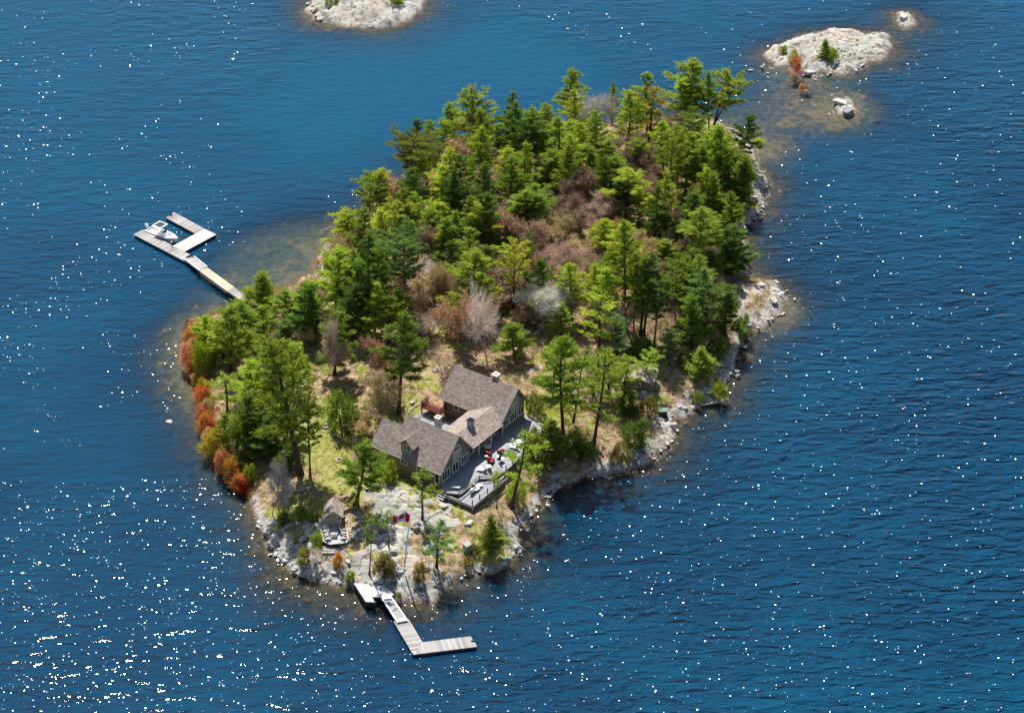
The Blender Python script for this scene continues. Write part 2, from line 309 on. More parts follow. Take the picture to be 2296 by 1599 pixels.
# foliage / twigs take the colour of the object they are on, broken up by noise
def leafmat(name, tl=.45, var=.45, tint=(1.15, 1.05, .6)):
    t = NT(name); oi = t.n('ShaderNodeObjectInfo'); tc = t.n('ShaderNodeTexCoord').outputs['Object']
    n = t.noise(tc, 1.1, 3, .6); n2 = t.noise(tc, 7, 2, .6)
    f = t.math('ADD', t.math('MULTIPLY', n, .55), t.math('MULTIPLY', n2, .45))
    g = t.ramp(f, [(.32, (1-var, 1-var, 1-var)), (.68, (1+var, 1+var, 1+var*.9))])
    c = t.mix(1.0, oi.outputs['Color'], g, 'MULTIPLY')
    d = t.n('ShaderNodeBsdfDiffuse'); t.l(c, d.inputs[0])
    if tl <= 0: return t.end(d.outputs[0])
    tr = t.n('ShaderNodeBsdfTranslucent'); t.l(t.mix(1.0, c, tint+(1,), 'MULTIPLY'), tr.inputs[0])
    m = t.n('ShaderNodeMixShader'); m.inputs[0].default_value = tl; t.l(d.outputs[0], m.inputs[1]); t.l(tr.outputs[0], m.inputs[2])
    return t.end(m.outputs[0])
M['needles'] = leafmat('pine_needles', .5, .42, (1.25, 1.12, .55)); M['leaves'] = leafmat('leaves', .5, .4, (1.1, 1.05, .7)); M['twigs'] = leafmat('twigs', .12, .3, (1, .9, .8))
M['bark'] = simple('bark', (.085, .062, .05), .95, .45, 8, .1)
M['bark_pale'] = simple('pale_bark', (.36, .34, .31), .9, .35, 6, .1)
M['bark_grey'] = simple('grey_bark', (.25, .21, .185), .9, .4, 6, .1)
M['bark_white'] = simple('white_bark', (.62, .6, .56), .8, .25, 5, .1)
t = NT('roof_shingles'); tc = t.n('ShaderNodeTexCoord').outputs['Object']
br = t.n('ShaderNodeTexBrick'); br.inputs['Scale'].default_value = 1; br.inputs['Brick Width'].default_value = .55; br.inputs['Row Height'].default_value = .26
br.inputs['Mortar Size'].default_value = .012; br.inputs['Color1'].default_value = (.23, .185, .16, 1); br.inputs['Color2'].default_value = (.37, .315, .275, 1); br.inputs['Mortar'].default_value = (.14, .12, .11, 1)
uvn = t.n('ShaderNodeUVMap'); t.l(uvn.outputs[0], br.inputs['Vector'])
nz = t.noise(uvn.outputs[0], 1.6, 4, .7); g = t.ramp(nz, [(.3, (.78, .77, .78)), (.7, (1.2, 1.2, 1.18))])
M['roof'] = t.end(t.bsdf(t.mix(1.0, br.outputs[0], g, 'MULTIPLY'), .9, .2, 0, br.outputs[1], .01))
t = NT('board_siding'); tc = t.n('ShaderNodeTexCoord').outputs['Object']; sp = t.n('ShaderNodeSeparateXYZ'); t.l(tc, sp.inputs[0])
q = t.math('FRACT', t.math('DIVIDE', sp.outputs[2], .17)); n = t.noise(tc, 3, 4)
c = t.ramp(n, [(.3, (.205, .165, .125)), (.7, (.27, .22, .17))]); c = t.mix(t.math('MULTIPLY', t.math('LESS_THAN', q, .14), .5), c, (.08, .065, .05, 1))
M['siding'] = t.end(t.bsdf(c, .85, .2, 0, q, .015))
M['shedwall'] = simple('shed_boards', (.42, .32, .22), .85, .12, 5)
M['trim'] = simple('trim_white', (.78, .77, .72), .6, .08, 4)
M['fascia'] = simple('fascia_tan', (.30, .26, .21), .7, .15, 4)
t = NT('window_glass'); M['glass'] = t.end(t.bsdf((.012, .018, .026, 1), .06, .8))
M['deck'] = planks('deck_boards', (.19, .205, .225, 1), (.37, .385, .405, 1), 1, .3, .35)
M['dock'] = planks('grey_dock_boards', (.19, .18, .17, 1), (.42, .405, .39, 1), 1, .42, .25)
M['dock_b'] = planks('grey_dock_cross_boards', (.21, .20, .19, 1), (.42, .405, .39, 1), 0, .42, .25)
M['dock_new'] = planks('fresh_dock_boards', (.42, .32, .22, 1), (.58, .47, .34, 1), 1, .7, .12)
M['dock_white'] = planks('bleached_boards', (.38, .375, .37, 1), (.56, .555, .55, 1), 0, .4, .25)
M['dockside'] = simple('dock_skirt', (.035, .035, .045), .8, .3, 4)
M['wood'] = simple('weathered_wood', (.40, .38, .36), .85, .3, 5)
M['redwood'] = simple('stained_red_wood', (.17, .035, .02), .7, .3, 5)
M['dark'] = simple('dark_metal', (.025, .027, .03), .5, .3, 5)
M['rail'] = simple('dark_railing', (.03, .028, .03), .6, .3, 5)
M['red'] = simple('red_fabric', (.62, .012, .02), .8, .15, 3)
M['flagred'] = simple('red_flag_cloth', (.72, .01, .02), .8, .1, 3)
M['white'] = simple('white_paint', (.82, .82, .80), .45, .05, 3)
M['gel'] = simple('white_gelcoat', (.86, .87, .87), .25, .04, 3, .5)
M['stone'] = simple('grey_stone', (.36, .34, .32), .9, .35, 5)
M['capstone'] = simple('pale_cap_stone', (.72, .67, .56), .85, .15, 4)
M['grey_roof'] = simple('grey_lid', (.34, .33, .30), .85, .25, 5)
M['greenbox'] = simple('green_box_paint', (.10, .20, .15), .6, .2, 4)
M['canvas'] = simple('dark_canvas', (.03, .035, .05), .8, .2, 4)
M['alu'] = simple('aluminium', (.75, .78, .82), .4, .08, 4, .5, .4)
M['wicker'] = simple('dark_wicker', (.05, .035, .03), .8, .4, 20)
def rockmat(name, lo, hi, dk=.8):
    t = NT(name); tc = t.n('ShaderNodeTexCoord').outputs['Object']
    n = t.noise(tc, 2.5, 6, .7); n2 = t.noise(tc, .8, 4, .6)
    c = t.ramp(n, [(.28, lo), (.5, hi), (.75, tuple(min(1, x*1.15) for x in hi))])
    c = t.mix(t.ramp(n2, [(.5, (0, 0, 0)), (.66, (1, 1, 1))]), c, tuple(x*.62 for x in hi[:3])+(1,))
    pos = t.n('ShaderNodeNewGeometry').outputs['Position']; sp = t.n('ShaderNodeSeparateXYZ'); t.l(pos, sp.inputs[0])
    wet = t.ramp(t.math('ADD', sp.outputs[2], .5), [(.54, (1, 1, 1)), (.66, (0, 0, 0))])
    c = t.mix(t.math('MULTIPLY', wet, dk), c, (.10, .07, .06, 1))
    return t.end(t.bsdf(c, .9, .25, 0, n, .12))
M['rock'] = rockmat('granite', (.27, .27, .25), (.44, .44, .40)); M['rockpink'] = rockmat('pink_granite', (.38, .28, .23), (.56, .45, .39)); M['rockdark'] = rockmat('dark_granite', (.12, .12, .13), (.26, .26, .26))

# ------------------------------------------------------------------ object helpers
def link(o): COL.objects.link(o); return o
def tag(o, label=None, cat=None, group=None, kind=None):
    if label: o['label'] = label
    if cat: o['category'] = cat
    if group: o['group'] = group
    if kind: o['kind'] = kind
    return o
def empty(name, loc, rz=0, label=None, cat=None, group=None):
    o = bpy.data.objects.new(name, None); o.location = loc; o.rotation_euler = (0, 0, rz); o.empty_display_size = .3
    link(o); return tag(o, label, cat, group)
def mesh_np(name, V, Fc, mat, k=4):
    me = bpy.data.meshes.new(name); nv = len(V); nf = len(Fc)
    me.vertices.add(nv); me.vertices.foreach_set('co', np.asarray(V, np.float32).ravel())
    me.loops.add(nf*k); me.loops.foreach_set('vertex_index', np.asarray(Fc, np.int32).ravel())
    me.polygons.add(nf); me.polygons.foreach_set('loop_start', np.arange(nf, dtype=np.int32)*k); me.polygons.foreach_set('loop_total', np.full(nf, k, np.int32))
    me.update(calc_edges=True); me.materials.append(mat); return me
class MB:
    def __init__(s): s.v = []; s.f = []
    def add(s, vs, fs):
        o = len(s.v); s.v += [tuple(p) for p in vs]; s.f += [tuple(i+o for i in f) for f in fs]; return s
    def box(s, c, d, rz=0, rx=0, ry=0):
        m = Matrix.Translation(c) @ Matrix.Rotation(rz, 4, 'Z') @ Matrix.Rotation(ry, 4, 'Y') @ Matrix.Rotation(rx, 4, 'X')
        x, y, z = d[0]/2, d[1]/2, d[2]/2
        vs = [m @ Vector(p) for p in ((-x, -y, -z), (x, -y, -z), (x, y, -z), (-x, y, -z), (-x, -y, z), (x, -y, z), (x, y, z), (-x, y, z))]
        return s.add(vs, [(0, 3, 2, 1), (4, 5, 6, 7), (0, 1, 5, 4), (1, 2, 6, 5), (2, 3, 7, 6), (3, 0, 4, 7)])
    def b2(s, x0, x1, y0, y1, z0, z1): return s.box(((x0+x1)/2, (y0+y1)/2, (z0+z1)/2), (abs(x1-x0), abs(y1-y0), abs(z1-z0)))
    def bar(s, a, b, w, h=None):
        a, b = Vector(a), Vector(b); d = b-a; L = d.length; h = h or w
        q = d.to_track_quat('X', 'Z').to_matrix().to_4x4(); m = Matrix.Translation((a+b)/2) @ q
        x, y, z = L/2, w/2, h/2
        vs = [m @ Vector(p) for p in ((-x, -y, -z), (x, -y, -z), (x, y, -z), (-x, y, -z), (-x, -y, z), (x, -y, z), (x, y, z), (-x, y, z))]
        return s.add(vs, [(0, 3, 2, 1), (4, 5, 6, 7), (0, 1, 5, 4), (1, 2, 6, 5), (2, 3, 7, 6), (3, 0, 4, 7)])
    def prism(s, poly, z0, z1):
        n = len(poly); vs = [(p[0], p[1], z0) for p in poly]+[(p[0], p[1], z1) for p in poly]
        a = sum(poly[i][0]*poly[(i+1) % n][1]-poly[(i+1) % n][0]*poly[i][1] for i in range(n))
        fs = [tuple(range(n, 2*n)), tuple(range(n-1, -1, -1))]+[(i, (i+1) % n, n+(i+1) % n, n+i) for i in range(n)]
        if a < 0: fs = [tuple(reversed(f)) for f in fs]
        return s.add(vs, fs)
    def prismY(s, poly, y0, y1):
        """polygon in (x,z), extruded along y"""
        n = len(poly); vs = [(p[0], y0, p[1]) for p in poly]+[(p[0], y1, p[1]) for p in poly]
        return s.add(vs, [tuple(range(n)), tuple(range(2*n-1, n-1, -1))]+[(i, n+i, n+(i+1) % n, (i+1) % n) for i in range(n)])
    def tube(s, pts, rad, k=6, cap=True):
        pts = [Vector(p) for p in pts]; n = len(pts); vs = []; up = Vector((0.31, .2, .93))
        for i, p in enumerate(pts):
            d = (pts[min(i+1, n-1)]-pts[max(i-1, 0)]).normalized(); a = d.cross(up)
            if a.length < .1: a = d.cross(Vector((1, 0, 0)))
            a.normalize(); b = d.cross(a); r = rad[i] if hasattr(rad, '__len__') else rad
            for j in range(k):
                t_ = 2*math.pi*j/k; vs.append(p+a*(r*math.cos(t_))+b*(r*math.sin(t_)))
        fs = [(i*k+j, i*k+(j+1) % k, (i+1)*k+(j+1) % k, (i+1)*k+j) for i in range(n-1) for j in range(k)]
        if cap: fs += [tuple(range((n-1)*k, n*k)), tuple(range(k-1, -1, -1))]
        return s.add(vs, fs)
    def disc(s, c, r, h, k=16): return s.tube([c, (c[0], c[1], c[2]+h)], [r, r], k)
    def mesh(s, name, mat, smooth=False, uv=None):
        me = bpy.data.meshes.new(name); me.from_pydata(s.v, [], s.f); me.materials.append(mat)
        bm = bmesh.new(); bm.from_mesh(me); bmesh.ops.recalc_face_normals(bm, faces=bm.faces); bm.to_mesh(me); bm.free()
        if smooth: me.polygons.foreach_set('use_smooth', [True]*len(me.polygons))
        if uv: box_uv(me)
        return me
    def obj(s, name, mat, parent=None, smooth=False, uv=False, label=None):
        o = link(bpy.data.objects.new(name, s.mesh(name, mat, smooth, uv))); o.parent = parent
        if label: o['label'] = label
        return o
def box_uv(me):
    """metres along the slope and across it, for the shingle rows"""
    uv = me.uv_layers.new(name='UVMap')
    for p in me.polygons:
        n = p.normal; h = Vector((n.x, n.y, 0))
        if h.length < .05: a, b = Vector((1, 0, 0)), Vector((0, 1, 0))
        else: a = Vector((-h.y, h.x, 0)).normalized(); b = n.cross(a)
        for li in p.loop_indices:
            c = me.vertices[me.loops[li].vertex_index].co; uv.data[li].uv = (c.dot(a), c.dot(b))
def copy_tree(o, parent=None):
    c = o.copy(); COL.objects.link(c); c.parent = parent
    for ch in o.children: copy_tree(ch, c)
    return c
HID = []
# ------------------------------------------------------------------ terrain mesh
def lines(spec):
    a = []
    for s, e, st in spec: a += list(np.arange(s, e, st))
    return np.array(a+[spec[-1][1]])
gx = lines([(-900, -120, 60), (-120, -62, 1.2), (-62, 88, .42), (88, 112, .6), (112, 900, 60)])
gy = lines([(-500, -90, 40), (-90, -70, 1.0), (-70, -12, .36), (-12, 98, .56), (98, 125, .42), (125, 175, .7), (175, 900, 60)])
GX, GY = np.meshgrid(gx, gy)
TZ, TR, TG, TS, TK, TC = terrain(GX, GY)
def grid_faces(nx, ny):
    i = np.arange(nx*ny).reshape(ny, nx)
    return np.stack([i[:-1, :-1], i[:-1, 1:], i[1:, 1:], i[1:, :-1]], -1).reshape(-1, 4)
me = mesh_np('terrain', np.stack([GX, GY, TZ], -1).reshape(-1, 3), grid_faces(len(gx), len(gy)), M['ground'])
for nm, a in (('rock', TR), ('grass', TG), ('crack', TK), ('cell', TC), ('shore', np.clip(TS, -20, 20))):
    me.attributes.new(nm, 'FLOAT', 'POINT').data.foreach_set('value', a.astype(np.float32).ravel())
tag(link(bpy.data.objects.new('terrain', me)), kind='structure')
def hz(x, y):
    i = int(np.clip(np.searchsorted(gx, x)-1, 0, len(gx)-2)); j = int(np.clip(np.searchsorted(gy, y)-1, 0, len(gy)-2))
    fx = (x-gx[i])/(gx[i+1]-gx[i]); fy = (y-gy[j])/(gy[j+1]-gy[j])
    return float((TZ[j, i]*(1-fx)+TZ[j, i+1]*fx)*(1-fy)+(TZ[j+1, i]*(1-fx)+TZ[j+1, i+1]*fx)*fy)
def att(A, x, y):
    return float(A[int(np.clip(np.searchsorted(gy, y), 0, len(gy)-1)), int(np.clip(np.searchsorted(gx, x), 0, len(gx)-1))])
def G(x, y, up=0.0):
    """where the line of sight through a picture point meets the ground"""
    z = 3.0
    for _ in range(14):
        p = P(x, y, z); z = .5*z+.5*max(hz(p.x, p.y), 0)
    p = P(x, y, z); return Vector((p.x, p.y, max(hz(p.x, p.y), 0)+up))
# ------------------------------------------------------------------ water
wx_ = lines([(-6000, -1000, 1000), (-1000, -160, 60), (-160, -64, 3), (-64, 112, .9), (112, 200, 4), (200, 1000, 80), (1000, 6000, 1000)])
wy_ = lines([(-1000, -100, 60), (-100, -76, 3), (-76, 170, .9), (170, 260, 5), (260, 1000, 60), (1000, 9000, 1000)])
WX, WY = np.meshgrid(wx_, wy_)
wz, _, _, wsd, _, _ = terrain(WX, WY)
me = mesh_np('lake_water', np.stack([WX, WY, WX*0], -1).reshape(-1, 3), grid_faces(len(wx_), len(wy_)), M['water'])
foam = (1-ss(np.abs(wsd+.55), .0, .9))
pw = P(1400, 1300)
foam = foam*np.where((WX > 4) & (WX < 100), 1.0, .55)
calm = .60+.40*ss(WX*.6-WY*.5, -30, 40)+0*WX; calm = np.where(WY < -35, np.maximum(calm, .90), calm); 
calm = calm*(1-.2*(1-ss(WX, -70, -10))*(1-ss(WY, -50, 0)))
lee = 1-ss(ell(WX, WY, 1010, 250, 560, 330, 0)+.5*(fbm(WX*.03, WY*.03, 77)-.5), .55, 1.1)
lee = np.maximum(lee, .7*(1-ss(ell(WX, WY, 620, 640, 260, 170, 0), .6, 1.1))); calm = calm*(1-lee*.55)
bay = ss(WY-WX*.35, 0, 150)*.75; bay = np.clip(bay+.25*lee, 0, 1)  # ramp for the painted sky sheen, stronger over the far water and lee
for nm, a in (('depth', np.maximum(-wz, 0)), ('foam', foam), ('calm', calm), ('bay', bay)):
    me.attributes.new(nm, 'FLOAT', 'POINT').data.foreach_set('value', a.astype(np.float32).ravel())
tag(link(bpy.data.objects.new('lake_water', me)), kind='structure')
# ------------------------------------------------------------------ plants
RNG = np.random.default_rng(5)
def unit(a): return a/np.maximum(np.linalg.norm(a, axis=-1, keepdims=True), 1e-6)
def cards(cen, ax, hl, hw_):
    """narrow leaf-sized quads: centre, long axis, half length, half width"""
    n = len(cen); ax = unit(ax); s = unit(np.cross(ax, RNG.normal(size=(n, 3)))); hl = np.broadcast_to(hl, n)[:, None]; hw_ = np.broadcast_to(hw_, n)[:, None]
    return np.stack([cen-ax*hl-s*hw_*.6, cen-ax*hl*.2+s*hw_, cen+ax*hl, cen-ax*hl*.2-s*hw_], 1).reshape(-1, 3)
def cards_mesh(name, V, mat): return mesh_np(name, V, np.arange(len(V)).reshape(-1, 4), mat)
def pine(seed, h=14, r=3.6, base=.35, nb=44, prof='pine', dens=1.0, lean=.02, tr=.2, droop=0., leaf=1.0, twin=False, fullness=1.0):
    rd = random.Random(seed); T = MB(); cen = []; axs = []
    bend = (rd.uniform(-1, 1)*lean*h, rd.uniform(-1, 1)*lean*h)
    def axis(z): q = z/h; return Vector((bend[0]*q*q*(1-q)*4, bend[1]*q*q*(1-q)*4, z))
    N = 9; T.tube([axis(h*i/N) for i in range(N+1)], [tr*(1-.85*i/N)+.01+(.10 if i == 0 else 0) for i in range(N+1)], 7)
    trunks = [(axis, base)]
    if twin:
        a0 = rd.uniform(0, 6); dx, dy = math.cos(a0)*h*.16, math.sin(a0)*h*.06
        ax2 = lambda z: Vector((dx*ss(np.array(z/h), .08, 1.0).item()*1.0, dy*(z/h), z*.93))
        T.tube([ax2(h*(.08+.92*i/N)) for i in range(N+1)], [tr*.8*(1-.85*i/N)+.01 for i in range(N+1)], 6)
        trunks.append((ax2, base+.05))
    for axf, bs in trunks:
        az = rd.uniform(0, 6)
        nb_ = int(nb*.74)
        for i in range(nb_ if not twin else int(nb_*.65)):
            q = (i+rd.uniform(-.4, .4))/(nb_ if not twin else int(nb_*.65)); q = min(max(q, 0), .99)
            t_ = bs+(1-bs)*q; z = t_*h
            az += 2.4+rd.uniform(-.5, .5)
            if prof == 'pine': L = (1-q)**.8*(.66+.34*math.sin(min(q*4, 1.57)))+.05
            elif prof == 'round': L = math.sin(math.pi*min(.12+q*.84, 1))**.6
            elif prof == 'flat': L = (.55+.6*q) if q < .8 else (1.05-(q-.8)*3.2)
            elif prof == 'cone': L = (1-q)**.85
            elif prof == 'tall': L = (.55+.45*math.sin(q*4)) * (1-q)**.35
            else: L = 1-q
            L = max(.10, L)*r*rd.uniform(.5, 1.15)*(1 if rd.random() > .16 else .45)
            rise = {'pine': .22+.8*q, 'round': .2+.7*q, 'flat': .12+.35*q, 'cone': .25+.5*q, 'tall': .1+.7*q}[prof]-droop
            d = Vector((math.cos(az), math.sin(az), 0)); o = axf(z); ns = 4; pts = []
            for k in range(ns+1):
                u_ = k/ns; pts.append(o+d*(L*u_)+Vector((0, 0, L*(rise*u_+.16*u_*u_))))
            T.tube(pts, [.055*(L/3)*(1-.8*k/ns)+.008 for k in range(ns+1)], 4, False)
            nc = max(1, int((L*2.9+.6)*fullness)); side = Vector((-d.y, d.x, 0))
            for k in range(nc):
                u_ = .30+.72*(k+rd.random())/nc
                c0 = o+d*(L*u_)+Vector((0, 0, L*(rise*u_+.16*u_*u_)))+side*rd.uniform(-.24, .24)*L*(.35+.5*u_)
                n = int(rd.uniform(32, 52)*dens); R_ = rd.uniform(.28, .50)*(.78+.06*L)
                g = RNG.normal(size=(n, 3))*np.array([R_, R_, R_*.26])*.60
                cen.append(np.array(c0)+g); a = g*np.array([1, 1, .6])+np.array([d.x*.22, d.y*.22, .22])+RNG.normal(size=(n, 3))*.18; axs.append(a)
        n = int(34*dens); top = np.array(axf(h*.985)); g = RNG.normal(size=(n, 3))*np.array([.2, .2, .34]); cen.append(top+g+[0, 0, .1]); axs.append(g+[0, 0, .6])
    cen = np.concatenate(cen); axs = np.concatenate(axs); n = len(cen)
    V = cards(cen, axs, RNG.uniform(.16, .32, n)*leaf, RNG.uniform(.038, .07, n)*leaf)
    return dict(trunk=T.mesh('trunk', M['bark'], True), crown=cards_mesh('crown', V, M['needles']), h=h, r=float(np.percentile(np.hypot(cen[:, 0], cen[:, 1]), 80)))
def bare(seed, h=11, r=4, fork=.28, lv=4, bark='bark_grey', tw=22, bud=10, gnarl=.22, twl=(.35, .8), tww=.014, budr=.05):
    rd = random.Random(seed); T = MB(); cen = []; axs = []; hl = []; wd = []; bc = []
    def go(p, d, L, rad, l):
        pts = [p]; n = 4 if l > 0 else 5
        for i in range(n):
            d = (d+Vector((rd.gauss(0, gnarl), rd.gauss(0, gnarl), rd.gauss(0, gnarl*.5)+.05))).normalized(); p = p+d*(L/n); pts.append(p)
        rr = [max(rad*(1-.5*i/n), .024) for i in range(n+1)]
        T.tube(pts, rr, 6 if l < 2 else 3, False)
        if l >= lv-1:
            for q in pts[1:]:
                k = tw//4
                a = RNG.normal(size=(k, 3))*.75+np.array(d)*.6+[0, 0, .25]; a = unit(a); le = RNG.uniform(twl[0], twl[1], k)
                cen.append(np.array(q)+a*le[:, None]*.9); axs.append(a); hl.append(le); wd.append(np.full(k, tww))
                if bud:
                    kb = max(1, bud//4)
                    for _ in range(kb):
                        j = rd.randrange(k); bc.append(np.array(q)+a[j]*le[j]*rd.uniform(.6, 1.9))
        if l < lv:
            nn = (4 if l == 0 else 3)+(rd.random() < .35)
            for i in range(nn):
                fr_ = 1.0 if i == 0 else rd.uniform(.45, 1)
                q = pts[min(int(fr_*n), n)]; an = rd.uniform(0, 6.28); sp = rd.uniform(.45, 1.0)
                d2 = (d+Vector((math.cos(an)*sp, math.sin(an)*sp, rd.uniform(-.1, .35)))).normalized()
                go(q, d2, L*rd.uniform(.58, .82) if l else h*.30*rd.uniform(.8, 1.2), rr[-1]*(.85 if i == 0 else .62), l+1)
    go(Vector((0, 0, 0)), Vector((0, 0, 1)), h*fork, .028*h*.6, 0)
    cen = np.concatenate(cen); axs = np.concatenate(axs); hl = np.concatenate(hl); wd = np.concatenate(wd)
    V = cards(cen, axs, hl, wd*1.35)
    if bc:
        bc = np.array(bc); k = len(bc); V = np.concatenate([V, cards(bc, RNG.normal(size=(k, 3)), RNG.uniform(.7, 1.6, k)*budr, RNG.uniform(.6, 1.2, k)*budr)])
    zt = V[:, 2].max(); rr = np.percentile(np.hypot(V[:, 0], V[:, 1]), 92)
    return dict(trunk=T.mesh('trunk', M[bark], True), crown=cards_mesh('crown', V, M['twigs']), h=zt, r=rr)
def leafy(seed, h=3, r=1.6, n=90, per=34, leaf=.075, base=.12, mat='leaves', stem='bark', up=.3, k=6):
    rd = random.Random(seed); T = MB(); cen = []; axs = []
    for i in range(k):
        a = rd.uniform(0, 6.28); e = Vector((math.cos(a)*r*.6*rd.random(), math.sin(a)*r*.6*rd.random(), h*rd.uniform(.5, .85)))
        T.tube([(0, 0, 0), e*.4+Vector((rd.uniform(-.1, .1), 0, .1)), e], [.05*h/3, .035*h/3, .012], 4, False)
    for i in range(n):
        a = rd.uniform(0, 6.28); q = rd.random()**.75; zz = base+(1-base)*q
        rad = r*math.sqrt(max(.02, 1-(max(zz-.38, 0)/.64)**2))*(.55+.45*min(1, zz/.3))*rd.uniform(.45, 1.05)**.5*(.86+.25*math.sin(a*3+seed))
        c = np.array([math.cos(a)*rad, math.sin(a)*rad, zz*h*(.93+.12*math.sin(a*2+seed))])
        s = rd.uniform(.12, .22)*(r+h)/3.6; m = int(per*rd.uniform(.6, 1.3)); g = RNG.normal(size=(m, 3))*s
        cen.append(c+g); axs.append(g+c*np.array([.15, .15, 0])+[0, 0, up*s*2])
    cen = np.concatenate(cen); axs = np.concatenate(axs); m = len(cen)
    V = cards(cen, axs, RNG.uniform(.9, 1.8, m)*leaf, RNG.uniform(.5, .9, m)*leaf)
    return dict(trunk=T.mesh('stem', M[stem], True), crown=cards_mesh('crown', V, M[mat]), h=h, r=r)
LIB = {
 'pine': [pine(1, 14, 3.7, .20, 54), pine(2, 14, 4.0, .24, 50), pine(3, 13, 3.5, .16, 56), pine(4, 14, 3.8, .28, 46, lean=.05), pine(5, 12, 3.5, .12, 52), pine(6, 14, 3.6, .22, 48, droop=.15)],
 'tall': [pine(11, 16, 3.4, .36, 46, 'tall'), pine(12, 16, 3.8, .40, 42, 'round', lean=.04), pine(13, 16, 3.6, .30, 50, 'pine', droop=.08), pine(14, 16, 3.4, .38, 44, 'pine', lean=.05)],
 'twin': [pine(21, 15, 3.4, .42, 40, 'round', twin=True)],
 'broad': [pine(31, 15, 6.2, .50, 62, 'flat', tr=.32, lean=.04, dens=.7), pine(32, 13, 4.6, .22, 56, 'pine', tr=.24, dens=.85)],
 'sparse': [pine(41, 14, 3.4, .30, 24, 'tall', dens=.62, lean=.06, fullness=.8), pine(42, 14, 3.8, .24, 27, 'pine', dens=.62, lean=.05, droop=.1, fullness=.85)],
 'thin': [pine(51, 8, 1.5, .62, 15, 'round', dens=.42, tr=.10, lean=.03, fullness=.8)],
 'young': [pine(61, 6, 1.9, .05, 46, 'cone', dens=.85, tr=.1, leaf=.85, fullness=1.3), pine(62, 7, 2.2, .07, 46, 'cone', dens=.85, tr=.11, leaf=.9, fullness=1.2)],
 'bare': [bare(71, 10, 4, tw=18), bare(72, 10, 4, .22, tw=18), bare(73, 10, 4, .34, gnarl=.3, tw=18)],
 'pale': [bare(81, 11, 5, .42, 4, 'bark_pale', 22, 5, .26, (.35, .95), .017, .04), bare(82, 10, 5, .3, 4, 'bark_pale', 22, 5, .3, (.35, .95), .017, .04)],
 'brown': [bare(91, 10, 4, .25, 4, 'bark_grey', 18, 64, .2, (.3, .7), .014, .085), bare(92, 10, 4, .2, 4, 'bark_grey', 18, 64, .25, (.3, .7), .014, .085), bare(93, 9, 4, .14, 4, 'bark_grey', 18, 64, .28, (.3, .7), .014, .085)],
 'snag': [bare(95, 10, 3, .42, 3, 'bark_grey', 10, 0, .3, (.3, .8), .016)],
 'leafy': [leafy(101, 6, 2.4, 170, 40, .085), leafy(102, 5, 2.3, 150, 40, .085)],
 'shrub': [leafy(111, 2.6, 1.5, 80, 40, .06, .03), leafy(112, 2.2, 1.6, 80, 40, .06, .02), leafy(113, 3, 1.3, 80, 40, .06, .02)],
 'juniper': [leafy(121, 2.2, 1.4, 90, 40, .065, .0, 'needles', up=.8), leafy(122, 1.6, 1.6, 90, 36, .06, .0, 'needles', up=.8)],
 'birch': [bare(131, 6, 1.4, .5, 2, 'bark_white', 8, 4, .12, (.2, .5), .012, .06)],
}
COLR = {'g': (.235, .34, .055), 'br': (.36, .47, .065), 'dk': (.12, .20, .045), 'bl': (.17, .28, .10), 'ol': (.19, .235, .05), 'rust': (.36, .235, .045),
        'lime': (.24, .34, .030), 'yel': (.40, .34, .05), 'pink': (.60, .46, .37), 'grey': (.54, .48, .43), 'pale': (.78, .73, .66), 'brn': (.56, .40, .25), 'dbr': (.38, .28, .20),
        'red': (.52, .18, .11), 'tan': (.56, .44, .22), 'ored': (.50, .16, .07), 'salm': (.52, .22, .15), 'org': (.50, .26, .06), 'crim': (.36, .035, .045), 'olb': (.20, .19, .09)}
KIND = {'pine': ('pine_tree', 'pine tree'), 'tall': ('pine_tree', 'pine tree'), 'twin': ('pine_tree', 'pine tree'), 'broad': ('pine_tree', 'pine tree'), 'sparse': ('pine_tree', 'pine tree'),
        'thin': ('pine_tree', 'pine tree'), 'young': ('young_conifer', 'young conifer'), 'bare': ('bare_tree', 'bare tree'), 'pale': ('bare_tree', 'bare tree'), 'brown': ('budding_tree', 'budding tree'),
        'snag': ('dead_tree', 'dead tree'), 'leafy': ('leafy_tree', 'leafy tree'), 'shrub': ('shrub', 'shrub'), 'juniper': ('juniper_bush', 'juniper bush'), 'birch': ('birch_tree', 'birch tree')}
USE = {}
def plant(crop, bx, by, tx, ty, wd, kind, col, label, group=None):
    b = D(crop, bx, by); tp = D(crop, tx, ty); s = CROP[crop][2]*1.629; wpx = wd/s
    g = G(*b, up=-.12); _, _, dist = proj(*g)
    lo, hi = .5, 60
    for _ in range(30):
        m = (lo+hi)/2
        if proj(g.x, g.y, g.z+m)[1] > tp[1]: lo = m
        else: hi = m
    h = lo; wm = wpx*dist/F; dx = (tp[0]-proj(g.x, g.y, g.z+h)[0])*dist/F
    lean = max(-.30, min(.30, math.atan2(dx, h)*.85))
    i = USE.get(kind, 0); USE[kind] = i+1; var = LIB[kind][i % len(LIB[kind])]
    nm, cat = KIND[kind]; root = empty(nm, g, 0, label, cat, group)
    root.rotation_euler = (0, lean, 0)
    rz = random.uniform(0, 6.28); k = wm/2/var['r']*(.88 if 'pine' in nm else 1.12); kz = h/var['h']
    k = max(.45*kz, min(2.4*kz, k))
    c0 = COLR[col]; j = random.uniform(.86, 1.16); jr = random.uniform(.90, 1.12)
    for part, me_ in (('trunk' if kind not in ('shrub', 'juniper') else 'stem', var['trunk']), ('crown' if kind not in ('shrub', 'juniper') else 'foliage', var['crown'])):
        o = link(bpy.data.objects.new(part, me_)); o.parent = root; o.rotation_euler = (0, 0, rz); o.scale = (k, k, kz)
        o.color = (min(1, c0[0]*j*jr), min(1, c0[1]*j), min(1, c0[2]*j), 1)
    return root
